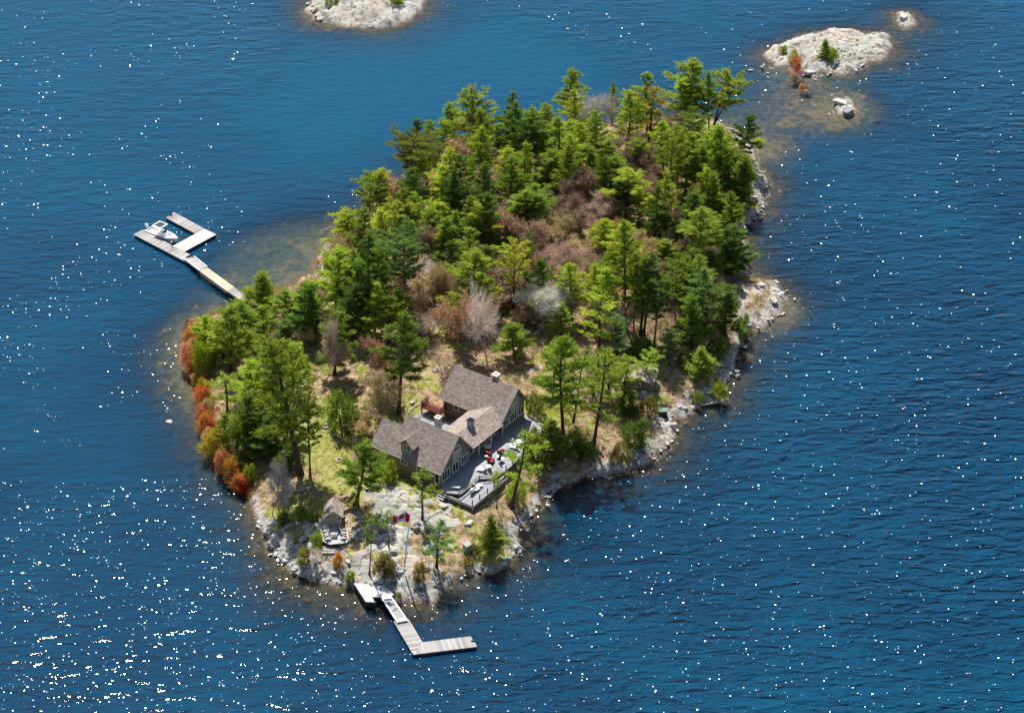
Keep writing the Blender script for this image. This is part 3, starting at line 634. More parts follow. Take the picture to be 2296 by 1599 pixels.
TREES = r'''
K1|380|1090|470|600|500|broad|ol|big olive pine with a drooping left side above the bay, left end of the wood
K1|480|830|500|420|210|pine|dk|dark pine poking up behind the big olive pine at the wood's upper left
K1|600|760|620|430|180|pine|g|narrow green pine between the dark pine and the slim trunked pine by the back shore
K1|775|830|760|430|230|tall|g|slim pine with its bare dark trunk showing, in front of a glimpse of water
K1|850|600|790|255|230|pine|g|small topped pine left of the tallest broad one on the back shore
K1|1060|790|1010|115|430|broad|g|tallest broad green pine on the back shore, behind the rust yellow pine
K1|1060|800|1110|390|330|pine|rust|rust yellow pine in front of the tallest broad pine
K1|1290|840|1300|460|230|pine|g|green pine just right of the rust yellow pine
K1|1530|980|1580|470|270|tall|dk|dark pine with a black trunk in front of the pinkish bare tree
K1|600|1110|610|810|280|leafy|lime|lime green leafy tree right of the big olive pine
K1|760|1180|780|820|200|tall|g|slim pine right of the lime green leafy tree
K1|1040|1140|1060|790|300|pine|g|pine with a pale green crown below the rust yellow pine
K1|1180|1290|1160|920|270|pine|dk|deep green pine in the upper left of the wood, below the pale green crowned one
K1|190|1360|150|960|440|brown|brn|broad orange brown budding tree on the bay shore at the wood's left edge
K1|340|1440|340|1080|300|brown|dbr|dark brown twiggy tree behind the orange brown budding tree
K1|720|1600|690|1230|390|pine|br|bright yellow green pine left of the wood's middle, right of the dark brown twiggy tree
K1|990|1620|1010|1170|250|tall|g|tall dark stemmed pine left of the red budding tree
K1|1490|1500|1480|1160|300|pine|br|short bright pine right of the red budding tree
K1|1625|1430|1640|1050|330|tall|g|pine with a thick bare trunk near the middle of the wood
K1|1690|690|1600|350|330|bare|pink|pinkish bare tree on the back shore
K1|1745|660|1750|270|280|pine|g|green pine right of the pinkish bare tree on the back shore
K1|1800|1100|1790|720|300|pine|g|pine with level yellow green boughs in the upper middle of the wood
K1|1420|950|1430|620|230|pine|br|yellow green pine left of the dark pine with the black trunk
K1|1400|1180|1380|830|250|pine|g|pine below the black trunked pine, upper middle of the wood
K1|1240|1640|1240|1330|270|brown|red|red budding tree in the left half of the wood
K2|110|640|115|135|260|pine|g|pine rising above the back shore left of the grey bare tree
K2|300|740|340|250|420|bare|grey|large grey many stemmed bare tree on the back shore
K2|460|600|470|240|110|pine|g|small pine tip rising out of the grey bare tree
K2|605|690|655|330|210|tall|br|bright slim pine right of the grey bare tree
K2|780|750|850|275|260|sparse|rust|sparse yellow pine with a long leaning trunk on the back shore
K2|1090|640|1160|40|330|tall|g|tallest pine at the upper right, level layered crown
K2|1295|750|1280|150|190|tall|g|straight dark trunked pine next to the forked pine at the upper right
K2|1310|690|1480|130|330|twin|g|forked pine leaning right over the channel at the upper right
K2|1560|930|1650|520|230|pine|dk|small dark pine leaning over the water at the upper right shore
K2|1030|720|1090|430|290|bare|pink|low pinkish bare tree in front of the upper right tall pines
K2|900|730|890|480|200|bare|grey|low grey bare tree right of the sparse yellow pine
K2|670|1040|700|730|250|pine|g|pine with a rounded bright crown below the bright slim pine
K2|575|1420|600|985|330|tall|br|bright pine with a long dark trunk, right of the wood's middle
K2|935|1310|980|700|280|tall|g|tall pine with a long straight black trunk in the right half of the wood
K2|1090|1190|1130|670|240|tall|g|pine with a forked dark trunk right of the long straight trunked pine
K2|1205|1200|1250|790|220|tall|g|slim pine leaning right in the right half of the wood
K2|1345|1010|1400|640|320|pine|g|broad green pine below the forked pine at the upper right
K2|1590|1250|1600|880|240|young|g|green conical pine standing on the right shore above the pale rocks
K2|1300|1340|1330|1000|250|pine|dk|dark pine left of the conical pine on the right shore
K2|1480|1230|1440|940|170|pine|g|narrow pine beside the conical pine on the right shore
K2|855|1560|870|1310|280|pine|g|low spreading pine in front of the long straight trunked pine
K2|400|1420|400|1170|240|brown|pink|pink brown budding tree in the upper middle of the wood
K2|60|1150|60|890|270|pine|br|yellow green pine left of the pink brown budding tree
K2|130|900|100|570|250|pine|br|bright pine under the grey bare tree
K2|250|1130|280|800|260|pine|g|wide pine between the grey bare tree and the pink brown budding tree
K2|540|900|540|700|190|bare|dbr|dark leafless thicket tree under the grey bare tree
K2|840|1000|850|740|250|brown|brn|brown budding tree below the sparse yellow pine
K2|380|1660|400|1420|230|pine|br|short bright pine below the pink brown budding tree
K2|590|1640|590|1440|180|pine|br|small yellow green pine beside the short bright pine
K2|1250|1640|1240|1330|350|pine|g|wide green pine near the right shore above the leaning edge pine
K2|1420|1420|1410|1180|190|pine|dk|small dark pine close to the first pale rock on the right shore
K3|480|885|440|455|370|pine|br|bright layered pine on the left edge of the wood above the sandy cove
K3|830|940|760|430|350|pine|br|bright pine right of the one on the left edge of the wood
K3|330|1455|380|830|420|pine|br|tall bright pine on the left edge of the wood beside the sandy cove
K3|640|1590|660|680|340|tall|dk|tall dark pine right of the tall bright pine by the sandy cove
K3|1030|1440|1010|710|460|broad|bl|wide pale green pine with a bare leaning trunk in the left half of the wood
K3|1185|800|1150|520|260|pine|g|small pine with grey limbs above the wide pale green pine
K3|1670|1480|1710|850|470|pine|g|dark crisp pine with a full crown left of the pale bare oaks
K3|1240|1180|1250|920|300|bare|pale|small whitish bare tree right of the wide pale green pine
K3|1080|1640|1080|1430|320|pine|g|low round topped pine in front of the wide pale green pine
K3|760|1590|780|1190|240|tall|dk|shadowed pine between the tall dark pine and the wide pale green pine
K3|1420|1250|1440|960|260|brown|tan|tan budding tree left of the dark crisp pine
K3|130|1370|60|1130|140|bare|pink|thin pinkish bare sapling at the edge of the sandy cove
K3|20|1480|15|1160|130|pine|g|narrow pine on the dock shore beside the sandy cove
D|1050|815|1010|662|120|brown|brn|big orange brown budding tree above the cottage roof
D|1000|700|1010|600|110|brown|tan|pale brown budding tree left of the dark crisp pine's trunk
K4|590|850|640|340|180|sparse|dk|thin dark pine with long twin black trunks in the middle of the wood
K4|1340|670|1370|280|230|tall|br|bright pine with a bare black trunk right of the middle of the wood
K4|1560|1320|1530|290|320|tall|g|very tall pine with a thick curved trunk in the right half of the wood
K4|1035|1240|1010|700|270|tall|br|bright crisp pine right of the pale bare oaks
K4|930|1410|940|1090|250|pine|br|small yellow green pine under the bright crisp pine
K4|1300|1560|1340|980|400|sparse|br|wide light green pine left of the cabin's trees
K4|215|1750|330|750|470|pale|pale|pale bare oak with a tall grey trunk behind the cottage
K4|700|1330|740|860|450|pale|pale|second pale bare oak, right of the tall grey trunked one
K4|480|1620|440|1290|320|pine|g|small dark green pine behind the cottage's right gable roof
K4|900|470|920|210|240|brown|tan|olive tan budding tree in the middle of the wood
K4|1100|620|1100|420|300|bare|tan|low olive twiggy tree in the middle of the wood
K4|1250|1000|1210|640|380|brown|dbr|brown twiggy tree left of the very tall curved pine
K4|1120|350|1080|20|350|brown|dbr|brown twiggy tree in the upper middle of the wood with a white fallen limb
K4|600|1290|590|1120|240|brown|brn|small brown budding tree below the pale bare oaks
K4|420|480|420|260|230|brown|dbr|dark twiggy tree right of the red budding tree
K4|760|700|770|420|260|brown|dbr|dark twiggy tree in the very middle of the wood
K4|1360|330|1380|20|270|brown|pink|pinkish budding tree left of the bright pine with a bare black trunk
K4|1480|1600|1480|1210|360|sparse|bl|bluish green pine with thin boughs above the cabin roof
K4|700|400|690|30|330|pine|g|broad pine with a thick grey trunk above the middle of the wood
K4|250|720|240|520|250|bare|grey|low grey twiggy tree above the dark crisp pine
K5|170|1350|230|640|200|tall|g|left one of the three close leaning pine trunks above the cabin
K5|240|1400|290|620|270|tall|g|middle one of the three close leaning pine trunks above the cabin
K5|270|1390|360|600|290|tall|bl|right one of the three close leaning pine trunks above the cabin
K5|815|820|820|160|390|tall|g|large pine with a thick trunk on the right slope of the wood
K5|1180|780|1130|335|370|pine|dk|dark pine reaching out over the water on the right shore
K5|985|620|980|370|180|pine|g|slim pine left of the dark pine reaching over the water
K5|570|1230|600|680|250|tall|g|slim leaning pine on the right slope, left of a pair
K5|665|1140|700|640|250|tall|g|leaning pine on the right slope above the orange needle bank
K5|780|1110|800|620|250|tall|g|pine with a broad shaded trunk on the right slope
K5|830|1430|860|740|310|tall|bl|tall pine on the lower right slope with a grey trunk
K5|1060|1400|1080|920|330|pine|dk|dark dense pine on the shore left of the fractured pale point
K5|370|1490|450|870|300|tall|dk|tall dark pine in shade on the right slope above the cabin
K5|500|1640|520|1340|200|sparse|bl|small bluish pine right of the cabin roof
K5|640|430|610|170|250|pine|dk|dark pine in the right half of the wood, left of the large thick trunked one
K5|730|440|760|20|220|tall|g|narrow pine above the large thick trunked pine on the right
K5|440|760|470|480|300|pine|br|yellow green pine left of the large thick trunked pine
K5|930|900|950|620|260|pine|g|green pine under the dark pine reaching over the water
K5|620|620|600|400|240|pine|g|pine top filling the gap left of the large thick trunked pine
K5|1240|1410|1235|1220|120|juniper|dk|small dark bush at the foot of the fractured pale point
K6|355|1400|380|520|400|tall|g|large dark trunked pine in front of the cottage's right end
K6|440|1250|590|600|250|sparse|g|leaning sparse pine right of the large dark trunked pine
K6|610|1460|720|640|330|sparse|g|long leaning pine standing left of the shore boulders
K6|810|1070|900|740|230|sparse|br|short leaning pine in front of the cabin
K6|1010|920|1130|640|260|sparse|br|yellow green pine leaning right across the cabin roof
K6|1240|760|1260|470|180|sparse|bl|thin bluish pine behind the leafy brown bank
K6|1500|860|1510|625|200|young|g|stout bright green young pine on the right bank
K6|1660|1050|1655|925|95|juniper|lime|small yellowish bush on the pale rocks at the right shore
K6|270|1590|240|1240|260|young|ol|dark olive cedar beside the end of the deck
K6|740|980|700|620|240|sparse|g|pine left of the cabin with a thin forked trunk
K6|890|1170|890|990|200|juniper|dk|dark bush below the cabin
K6|1090|1200|1070|1040|170|juniper|olb|brown green bush beside the green box
K6|960|1420|960|1240|230|juniper|dk|dark bush above the striped shore slab
K6|850|1560|830|1430|170|juniper|olb|brown bush right of the foot of the long leaning pine
K6|560|1540|520|1400|170|juniper|dk|dark bush at the right of the olive cedar
K6|1390|760|1380|640|190|juniper|olb|olive bush on the leafy bank left of the stout young pine
K6|1020|700|1010|580|250|juniper|dk|shaded bush behind the cabin roof
K6|1480|1060|1480|990|110|juniper|ol|low bush on the shore ledges left of the small yellowish bush
K6|1290|620|1290|520|140|juniper|ol|olive bush uphill of the thin bluish pine
K6|1660|690|1640|560|200|juniper|dk|dark bush on the bank below the dark dense shore pine
K6|1000|300|1000|180|200|juniper|olb|olive undergrowth bush by the three close leaning trunks
H1|700|1640|730|1130|270|sparse|g|small open pine standing in front of the cottage corner
H1|1570|1530|1720|780|400|sparse|br|open yellow green pine leaning over the deck's outer edge
H1|1425|1540|1440|1180|150|thin|br|thin small pine left of the open yellow green pine by the deck
H1|60|1500|140|900|430|pine|g|full green pine at the cottage's left corner
H1|905|420|925|-70|210|snag|grey|tall dead leafless tree beside the cottage's rear red deck
H1|390|680|300|240|330|brown|tan|golden brown budding tree behind the cottage's left wing
H1|1790|620|1790|430|120|juniper|ol|small olive bush behind the cottage's right gable
D|894|926|912|700|96|tall|dk|tall crisp green pine left of the cottage's rear wall
D|820|850|815|745|95|brown|brn|orange brown budding tree above the lawn
D|860|905|850|830|80|brown|brn|brown budding tree between the lawn and the tall crisp pine
D|765|965|770|890|70|juniper|dk|dark shaded bush at the top of the lawn
D|685|760|700|640|70|pine|dk|dark pine behind the pinkish bare tree left of the lawn
D|790|760|800|640|90|pine|dk|dark pine at the front edge of the wood above the orange brown budding tree
D|750|840|765|700|80|pine|g|green pine right of the pinkish bare tree by the lawn
D|960|560|970|470|80|pine|g|small pine in the left half of the wood, between two bright pines
D|1180|520|1180|430|80|pine|g|green pine left of the middle of the wood, above the dark twiggy trees
D|1330|390|1330|310|80|brown|dbr|dark twiggy tree under the large grey bare tree
D|1400|560|1400|490|70|brown|brn|brown budding tree between the bright pines right of the middle
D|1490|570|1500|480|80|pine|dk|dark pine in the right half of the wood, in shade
D|1560|380|1560|300|80|pine|g|green pine at the upper right below the forked pine's foot
D|1620|530|1620|450|80|pine|g|green pine close behind the second pale rock on the right shore
D|1560|650|1560|560|90|pine|dk|dark pine on the right slope behind the slim leaning pair
L6|620|720|620|10|400|pine|g|huge rounded green pine at the west end behind the red and yellow shrubs
L6|340|500|340|110|300|pine|br|yellow green rounded pine nearest the water at the west end
L6|330|740|300|420|260|leafy|lime|lime leafy tree behind the salmon shrubs at the west end
L6|1010|400|960|-10|320|pine|g|pine behind the broad flat topped pine, with a dark trunk
L6|1240|400|1230|150|250|pine|bl|pale bluish green pine at the top of the west end grove
L7|1410|770|1020|-740|720|broad|g|largest flat topped pine of the west grove, thick dark trunk on the lawn's edge
L6|1660|920|1700|70|320|bare|pink|pinkish bare tree with a tall grey trunk above the lawn
L7|1515|800|1520|-280|270|sparse|g|pine with a long bare trunk at the lawn's left edge
L6|590|1290|520|740|410|sparse|br|yellow green feathery pine behind the orange shrubs on the west shore
L6|780|1240|760|990|80|birch|tan|left one of two small white birches in the west grove
L6|850|1230|850|1000|80|birch|tan|right one of two small white birches in the west grove
L7|1260|310|1150|-400|300|tall|dk|dark pine behind the flat topped pine's trunk
L7|960|560|1060|140|400|pine|dk|dark dense pine low in the west grove
L7|690|530|680|130|260|leafy|g|green leafy tree behind the yellow shrub on the west shore
L7|930|600|920|320|250|young|ol|olive young pine behind the crooked bare tree
L7|820|500|840|-100|330|pine|dk|dark pine in the middle of the west grove
L7|540|500|560|100|200|pine|g|green pine behind the yellow shrub on the west shore
L7|1090|1240|1050|470|390|pale|grey|crooked grey bare tree on the shore left of the boathouse shed
L6|1450|430|1440|200|190|brown|brn|brown budding tree left of the pinkish bare tree above the lawn
L6|1050|1060|1080|760|260|pine|g|pine under the flat topped crown in the west grove
L6|860|640|830|300|260|pine|g|pine filling the west grove behind the flat topped crown
L7|1280|680|1280|480|220|pine|g|low green pine beside the flat topped pine's trunk
L7|1180|760|1180|590|180|juniper|ol|olive bush behind the crooked bare tree
D|590|700|588|612|60|young|g|small pointed pine at the shore end of the long dock
D|640|725|640|650|90|pine|g|green pine between the long dock and the sandy cove
D|690|735|690|650|80|pine|br|bright pine at the corner of the sandy cove
D|540|760|540|680|90|pine|g|rounded pine on the shore below the long dock
D|500|800|505|720|90|pine|br|yellow green rounded pine at the west end above the red shrub
S4|380|960|430|230|240|thin|g|thin pole pine with a small top standing on the front rocks, left of the flagpole
S4|625|610|600|180|200|thin|g|shorter thin pole pine beside the flag
S4|1230|880|1340|270|430|sparse|bl|half dead bluish pine on the front rocks right of the flagpole
S4|1010|1040|1020|820|150|juniper|olb|olive brown juniper on the slab right of the flagpole foot
S4|580|980|570|740|180|juniper|olb|brown juniper between the thin pole pine and the flagpole
S4|1930|700|1920|235|270|young|ol|olive young cedar on the point right of the small grey hut
S4|1730|690|1730|590|130|juniper|olb|low olive bush between the small grey hut and the young cedar
S4|1640|870|1640|760|140|juniper|olb|olive bush on the shore below the small grey hut
S4|120|1040|150|930|130|juniper|lime|yellow green bush above the front platform
S4|750|1250|755|1195|40|juniper|lime|tiny green tuft growing in the slab beside the gangway
S3|720|960|740|770|170|juniper|ol|green juniper on the rocks below the fire pit deck
S3|880|980|860|770|200|bare|grey|low grey leafless bush beside the green juniper below the fire pit deck
S3|890|740|905|590|110|juniper|lime|bright green bush at the left edge of the fire pit deck
S3|1165|1000|1170|830|130|juniper|org|orange green bush below the fire pit deck's right corner
S3|700|410|690|260|150|juniper|lime|yellow green bush left of the shed
S3|860|420|850|330|120|juniper|g|small green bush beside the shed's left wall
S3|1780|1090|1790|890|180|juniper|olb|brown juniper in the hollow left of the flagpole
S3|480|460|440|320|160|juniper|ol|olive bush on the grass behind the front left slabs
S3|1360|230|1370|90|150|juniper|lime|yellow green bush behind the shed
L6|170|330|170|170|150|shrub|crim|dark red shrub, northernmost on the west shore
L6|160|480|150|270|170|shrub|org|yellow orange shrub under the dark red one on the west shore
L6|130|700|130|420|160|shrub|salm|salmon shrub in the middle of the west shore row
L6|190|790|190|600|140|shrub|ored|red orange shrub below the salmon one on the west shore
L6|290|860|270|740|170|bare|pink|pinkish twiggy bush between the two runs of coloured shrubs
L6|300|1150|310|910|180|shrub|ored|orange red shrub at the foot of the feathery pine
L6|340|1060|350|930|110|shrub|org|amber shrub behind the orange red one on the west shore
L6|290|1300|290|1120|150|shrub|salm|tall salmon shrub below the feathery pine
L6|330|1400|330|1210|170|shrub|org|brownish orange shrub above the round yellow one
L7|410|570|400|320|240|shrub|yel|round yellow shrub overhanging the west shore
L7|520|770|520|510|180|shrub|salm|salmon pink shrub right of the round yellow one
L7|620|850|610|610|150|shrub|org|gold shrub between the salmon pink and crimson ones
L7|760|990|755|850|120|shrub|crim|crimson shrub, last of the row near the front left rocks
L7|850|850|820|680|140|juniper|lime|lime green bush behind the crimson shrub
L7|690|700|700|570|180|juniper|ol|olive bush above the gold shrub
L6|400|640|400|460|140|juniper|lime|lime bush beside the lime leafy tree at the west end
K3|240|990|230|900|70|shrub|ored|small orange shrub at the head of the sandy cove
K3|150|1010|150|930|90|shrub|brn|rusty shrub left of the small orange one at the sandy cove
K2|1410|770|1420|690|150|juniper|lime|lime bush at the foot of the forked pine
K2|1720|770|1715|725|90|juniper|br|low green bough bush over the water at the upper right shore
I7|1070|590|1070|420|110|young|g|dark green young pine on the pale rock islet
I7|1140|640|1140|520|90|juniper|g|green bush right of the young pine on the pale rock islet
I7|720|670|760|520|100|shrub|yel|yellow green shrub on the pale rock islet
I7|770|780|770|600|120|shrub|ored|orange red shrub on the pale rock islet
I7|630|550|630|490|90|juniper|lime|low pale green tuft on the left of the pale rock islet
I7|680|850|680|750|240|bare|dbr|dark twiggy thicket in the shallows below the islet
I7|880|980|880|890|140|bare|dbr|reddish brown thicket farthest out in the shallows
I7|820|960|820|880|60|shrub|org|small orange shrub in the shallows thicket
I8|740|45|740|-70|170|juniper|g|green bush at the top edge on the left of the big bare rock
I8|1480|30|1480|-70|170|juniper|g|green bush at the top edge on the right of the big bare rock
I8|555|150|555|112|50|juniper|lime|tiny green tuft on the left rim of the big bare rock
D|610|880|612|770|84|pine|g|mid green pine in the west grove below the huge rounded one
D|560|905|562|810|72|pine|br|yellow green pine in the west grove just behind the orange red shrub
D|640|1000|636|880|76|pine|dk|dark pine at the foot of the flat topped pine
D|585|985|583|900|70|pine|g|short pine low in the west grove, near the green leafy tree
D|655|880|662|770|74|pine|br|yellow green pine in the middle of the west grove
D|835|985|832|930|80|brown|tan|pinkish tan twiggy bush at the back corner of the cottage's left wing
D|1195|1010|1196|968|46|juniper|ol|olive bush at the far end of the deck, left of the olive cedar
D|1160|1120|1160|1080|44|juniper|lime|yellow green bush at the foot of the open pine by the deck
D|870|1075|870|1040|44|juniper|lime|yellow green bush on the grass below the cottage's left wall
D|1290|1010|1290|968|50|juniper|ol|olive bush on the dry slope left of the long leaning pines
D|1240|868|1243|768|84|sparse|br|thin yellow green pine between the cottage's right gable and the cabin path
D|1330|885|1338|785|78|sparse|g|thin green pine left of the cabin, behind the long leaning pines
D|1395|912|1402|800|72|sparse|g|thin green pine just left of the cabin roof
D|1262|965|1270|850|76|sparse|br|thin yellow green pine right of the deck's far end
'''
LMK = []; TAKEN = set()
for ln in TREES.strip().split('\n'):
    a = ln.split('|'); plant(a[0], *[float(x) for x in a[1:6]], a[6], a[7], a[8])
    q0, q1 = D(a[0], float(a[1]), float(a[2])), D(a[0], float(a[3]), float(a[4])); core = a[8].split(',')[0]
    LMK.append((q1[0]*.6+q0[0]*.4, q1[1]*.6+q0[1]*.4, core))
# the low fringe of autumn shrubs between the named ones on the west shore
rs = random.Random(4); FR = [(428, 742), (424, 790), (434, 840), (448, 885), (456, 930), (466, 985), (486, 1032), (512, 1075), (548, 1108)]
for i in range(34):
    k = i/34*(len(FR)-1); j = int(k); x = FR[j][0]+(FR[j+1][0]-FR[j][0])*(k-j)+rs.uniform(2, 13); y = FR[j][1]+(FR[j+1][1]-FR[j][1])*(k-j)+rs.uniform(-5, 5)
    cl = rs.choice(['ored', 'org', 'salm', 'brn', 'yel', 'org', 'tan']); cn = {'ored': 'red orange', 'org': 'amber', 'salm': 'salmon', 'brn': 'rust brown', 'yel': 'yellow', 'tan': 'tan'}[cl]
    plant('D', x, y, x+rs.uniform(-3, 3), y-rs.uniform(20, 36), rs.uniform(24, 38), 'shrub', cl, 'low %s shrub filling the fringe between the taller autumn shrubs on the west shore' % cn, 'low autumn shrubs along the west shore')
# smaller trees crowding the wood between the ones above
BASES = [(o.location.x, o.location.y) for o in COL.objects if o.type == 'EMPTY' and o.parent is None]
WOOD = [(905, 440), (1010, 390), (1250, 322), (1450, 290), (1590, 300), (1665, 380), (1655, 470), (1640, 560), (1640, 700), (1590, 780), (1480, 800), (1400, 770), (1290, 740), (1180, 760), (1060, 760), (960, 800), (850, 790), (740, 740), (730, 640), (750, 560), (870, 480)]
WP = np.array([tuple(P(x, y, 3.5)[:2]) for x, y in WOOD])
rf = random.Random(99); tries = 0; nfill = 0
def region(px, py):
    v_ = 'back' if py < 430 else 'middle' if py < 600 else 'front'; h_ = 'left' if px < 1060 else 'central' if px < 1370 else 'right'
    return v_+' '+h_ if h_ != 'central' else v_+' centre'
while nfill < 150 and tries < 9000:
    tries += 1; px, py = rf.uniform(720, 1670), rf.uniform(290, 800); q = P(px, py, 3.5)
    if sdist(np.array([q.x]), np.array([q.y]), WP)[0] < 0: continue
    mid = math.hypot((px-1260)/165, (py-570)/115) < 1
    if min(math.hypot(q.x-x, q.y-y) for x, y in BASES) < (2.1 if not mid else 2.0): continue
    BASES.append((q.x, q.y)); u_ = rf.random(); rg_ = region(px, py)
    if mid or u_ < .46:
        kd, cl = rf.choice([('brown', 'dbr'), ('brown', 'brn'), ('bare', 'pink'), ('brown', 'dbr'), ('bare', 'dbr'), ('brown', 'tan')]); hh_ = rf.uniform(55, 95); wd_ = rf.uniform(60, 95)
        lab = 'low %s tree crowded in among the pines, %s of the wood' % ({'dbr': 'dark brown twiggy', 'brn': 'orange brown budding', 'pink': 'pinkish bare', 'tan': 'tan budding'}[cl], rg_)
        gp = 'low %s trees, %s of the wood' % ({'dbr': 'dark brown', 'brn': 'orange brown', 'pink': 'pinkish', 'tan': 'tan'}[cl], rg_); sh_ = 'low '+{'dbr': 'dark brown twiggy', 'brn': 'orange brown', 'pink': 'pinkish bare', 'tan': 'tan budding'}[cl]+' tree'
    else:
        kd = rf.choice(['pine', 'pine', 'tall']); cl = rf.choice(['g', 'br', 'g', 'dk']); hh_ = rf.uniform(90, 150); wd_ = rf.uniform(50, 72)
        c_ = {'g': 'mid green', 'br': 'yellow green', 'dk': 'dark green'}[cl]; lab = 'smaller %s pine crowded between taller ones, %s of the wood' % (c_, rg_); gp = 'smaller %s pines, %s of the wood' % (c_, rg_)
    if 'pine' in kd or kd == 'tall': sh_ = 'smaller %s pine' % c_
    mx, my = px, py-hh_*.6
    for lx, ly, core in sorted(LMK, key=lambda l_: math.hypot(l_[0]-mx, l_[1]-my)):
        if len(core.split()) > 9: continue
        dx_, dy_ = mx-lx, my-ly; rel = ('right of' if dx_ > 0 else 'left of') if abs(dx_) > abs(dy_) else ('below' if dy_ > 0 else 'above')
        lb = '%s just %s the %s' % (sh_, rel, core)
        if len(lb.split()) <= 16 and lb not in TAKEN: lab = lb; TAKEN.add(lb); gp = 'smaller trees crowding the wood'; break
    plant('D', px*1, py*1, px+rf.uniform(-4, 12), py-hh_, wd_, kd, cl, lab, gp); nfill += 1
# undergrowth: low leafless scrub and ground plants under the trees
def scatter_stuff(name, n, mask, size, leaf, mat, col, seed, per=22):
    rg = np.random.default_rng(seed); x0, x1, y0, y1 = -62, 62, -72, 100; got = []
    while len(got) < n:
        X = rg.uniform(x0, x1, 4000); Y = rg.uniform(y0, y1, 4000)
        iy = np.clip(np.searchsorted(gy, Y), 0, len(gy)-1); ix = np.clip(np.searchsorted(gx, X), 0, len(gx)-1)
        du = (X-HA.x)*hu[0]+(Y-HA.y)*hu[1]; dv = (X-HA.x)*hv[0]+(Y-HA.y)*hv[1]
        house = (du > -1.2) & (du < 24) & (dv > -15.5) & (dv < 7.4) & ~((dv < -13.2) & (du < 14.5))
        p = mask(TS[iy, ix], TR[iy, ix], TG[iy, ix], X, Y)*(~house)
        k = rg.random(4000) < p
        for a, b, c in zip(X[k], Y[k], TZ[iy, ix][k]): got.append((a, b, c))
    got = np.array(got[:n]); s = rg.uniform(size[0], size[1], n)
    c = np.repeat(got, per, 0); sc = np.repeat(s, per)[:, None]
    g = rg.normal(size=(n*per, 3))*np.array([.55, .55, .32])*sc; g[:, 2] = np.abs(g[:, 2])
    V = cards(c+g, g+rg.normal(size=g.shape)*.2+[0, 0, .15], rg.uniform(.7, 1.5, n*per)*leaf[0], rg.uniform(.7, 1.3, n*per)*leaf[1])
    o = link(bpy.data.objects.new(name, cards_mesh(name, V, mat))); o.color = col+(1,); o['kind'] = 'stuff'; return o
shed_c = G(*D('S3', 1110, 560))
front = lambda X, Y: (Y < P(700, 1085).y) & (X < P(1200, 1100).x+6)
inw = lambda s, X, Y: ss(s, 1.2, 3.5)
clear = lambda X, Y: np.clip(1-1.0*(ell(X, Y, 740, 985, 95, 115) < 1), 0, 1)
scatter_stuff('brown_undergrowth', 6500, lambda s, r, g, X, Y: inw(s, X, Y)*(r < .3)*(g < .4)*clear(X, Y)*np.where(front(X, Y), .04, np.where(Y > P(1100, 760, 4).y, 1.0, .30))*ss(fbm(X*.2, Y*.2, 301), .35, .6), (.8, 2.2), (.26, .028), M['twigs'], (.36, .26, .175), 1, 38)
scatter_stuff('green_undergrowth', 2600, lambda s, r, g, X, Y: inw(s, X, Y)*(r < .3)*clear(X, Y)*np.where(front(X, Y), .12, np.where(Y > P(1100, 760, 4).y, 1.0, .4))*ss(fbm(X*.23, Y*.23, 302), .48, .62), (.4, 1.3), (.12, .05), M['leaves'], (.17, .24, .05), 2, 34)
scatter_stuff('grass', 3800, lambda s, r, g, X, Y: (s > .8)*(r < .45)*(.10+(g > .4))*np.where(Y > P(1100, 800, 4).y, .03, 1.), (.25, .5), (.10, .018), M['leaves'], (.34, .33, .10), 3, 22)
scatter_stuff('shore_weeds', 900, lambda s, r, g, X, Y: (s > .0)*(s < 2.6)*np.where(X < P(600, 900).x, 1.0, .08)*(Y > P(600, 1130).y), (.35, 1.0), (.12, .03), M['leaves'], (.36, .16, .06), 4, 30)
# ------------------------------------------------------------------ boulders
def boulder_mesh(seed, mat, flat=.55, ang=1.0):
    bm = bmesh.new(); bmesh.ops.create_icosphere(bm, subdivisions=3, radius=1); rd = random.Random(seed)
    pl = [(Vector((rd.gauss(0, 1), rd.gauss(0, 1), rd.gauss(0, .8))).normalized(), rd.uniform(.52, .85)) for _ in range(11)]+[(Vector((rd.uniform(-.2, .2), rd.uniform(-.2, .2), 1)).normalized(), .6)]
    for v_ in bm.verts:
        for n_, d_ in pl:
            e = v_.co.dot(n_)-d_
            if e > 0: v_.co -= n_*e*.94*ang
        v_.co *= 1+.05*math.sin(v_.co.x*7+seed)*math.cos(v_.co.y*6)
        v_.co.z *= flat
    me = bpy.data.meshes.new('boulder'); bm.to_mesh(me); bm.free(); me.materials.append(mat); return me
BM = [boulder_mesh(i, M['rock'], .5+.12*(i % 3)) for i in range(5)]
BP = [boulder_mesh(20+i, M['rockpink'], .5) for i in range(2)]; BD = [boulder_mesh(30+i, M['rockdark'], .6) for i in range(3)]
def boulder(crop, x, y, wd, lab=None, mats=None, group=None, sq=1.0, z=None, name='boulder', rz=None, hgt=1.0):
    g = G(*D(crop, x, y)); _, _, d = proj(*g); r = wd/(CROP[crop][2]*1.629)*d/F/2
    o = link(bpy.data.objects.new(name, random.choice(mats or BM))); o.location = (g.x, g.y, (g.z if z is None else z)+r*.12*hgt)
    o.scale = (r, r*sq, r*.8*hgt); o.rotation_euler = (random.uniform(-.12, .12), random.uniform(-.12, .12), random.uniform(0, 6.28) if rz is None else rz)
    return tag(o, lab, 'rock', group)
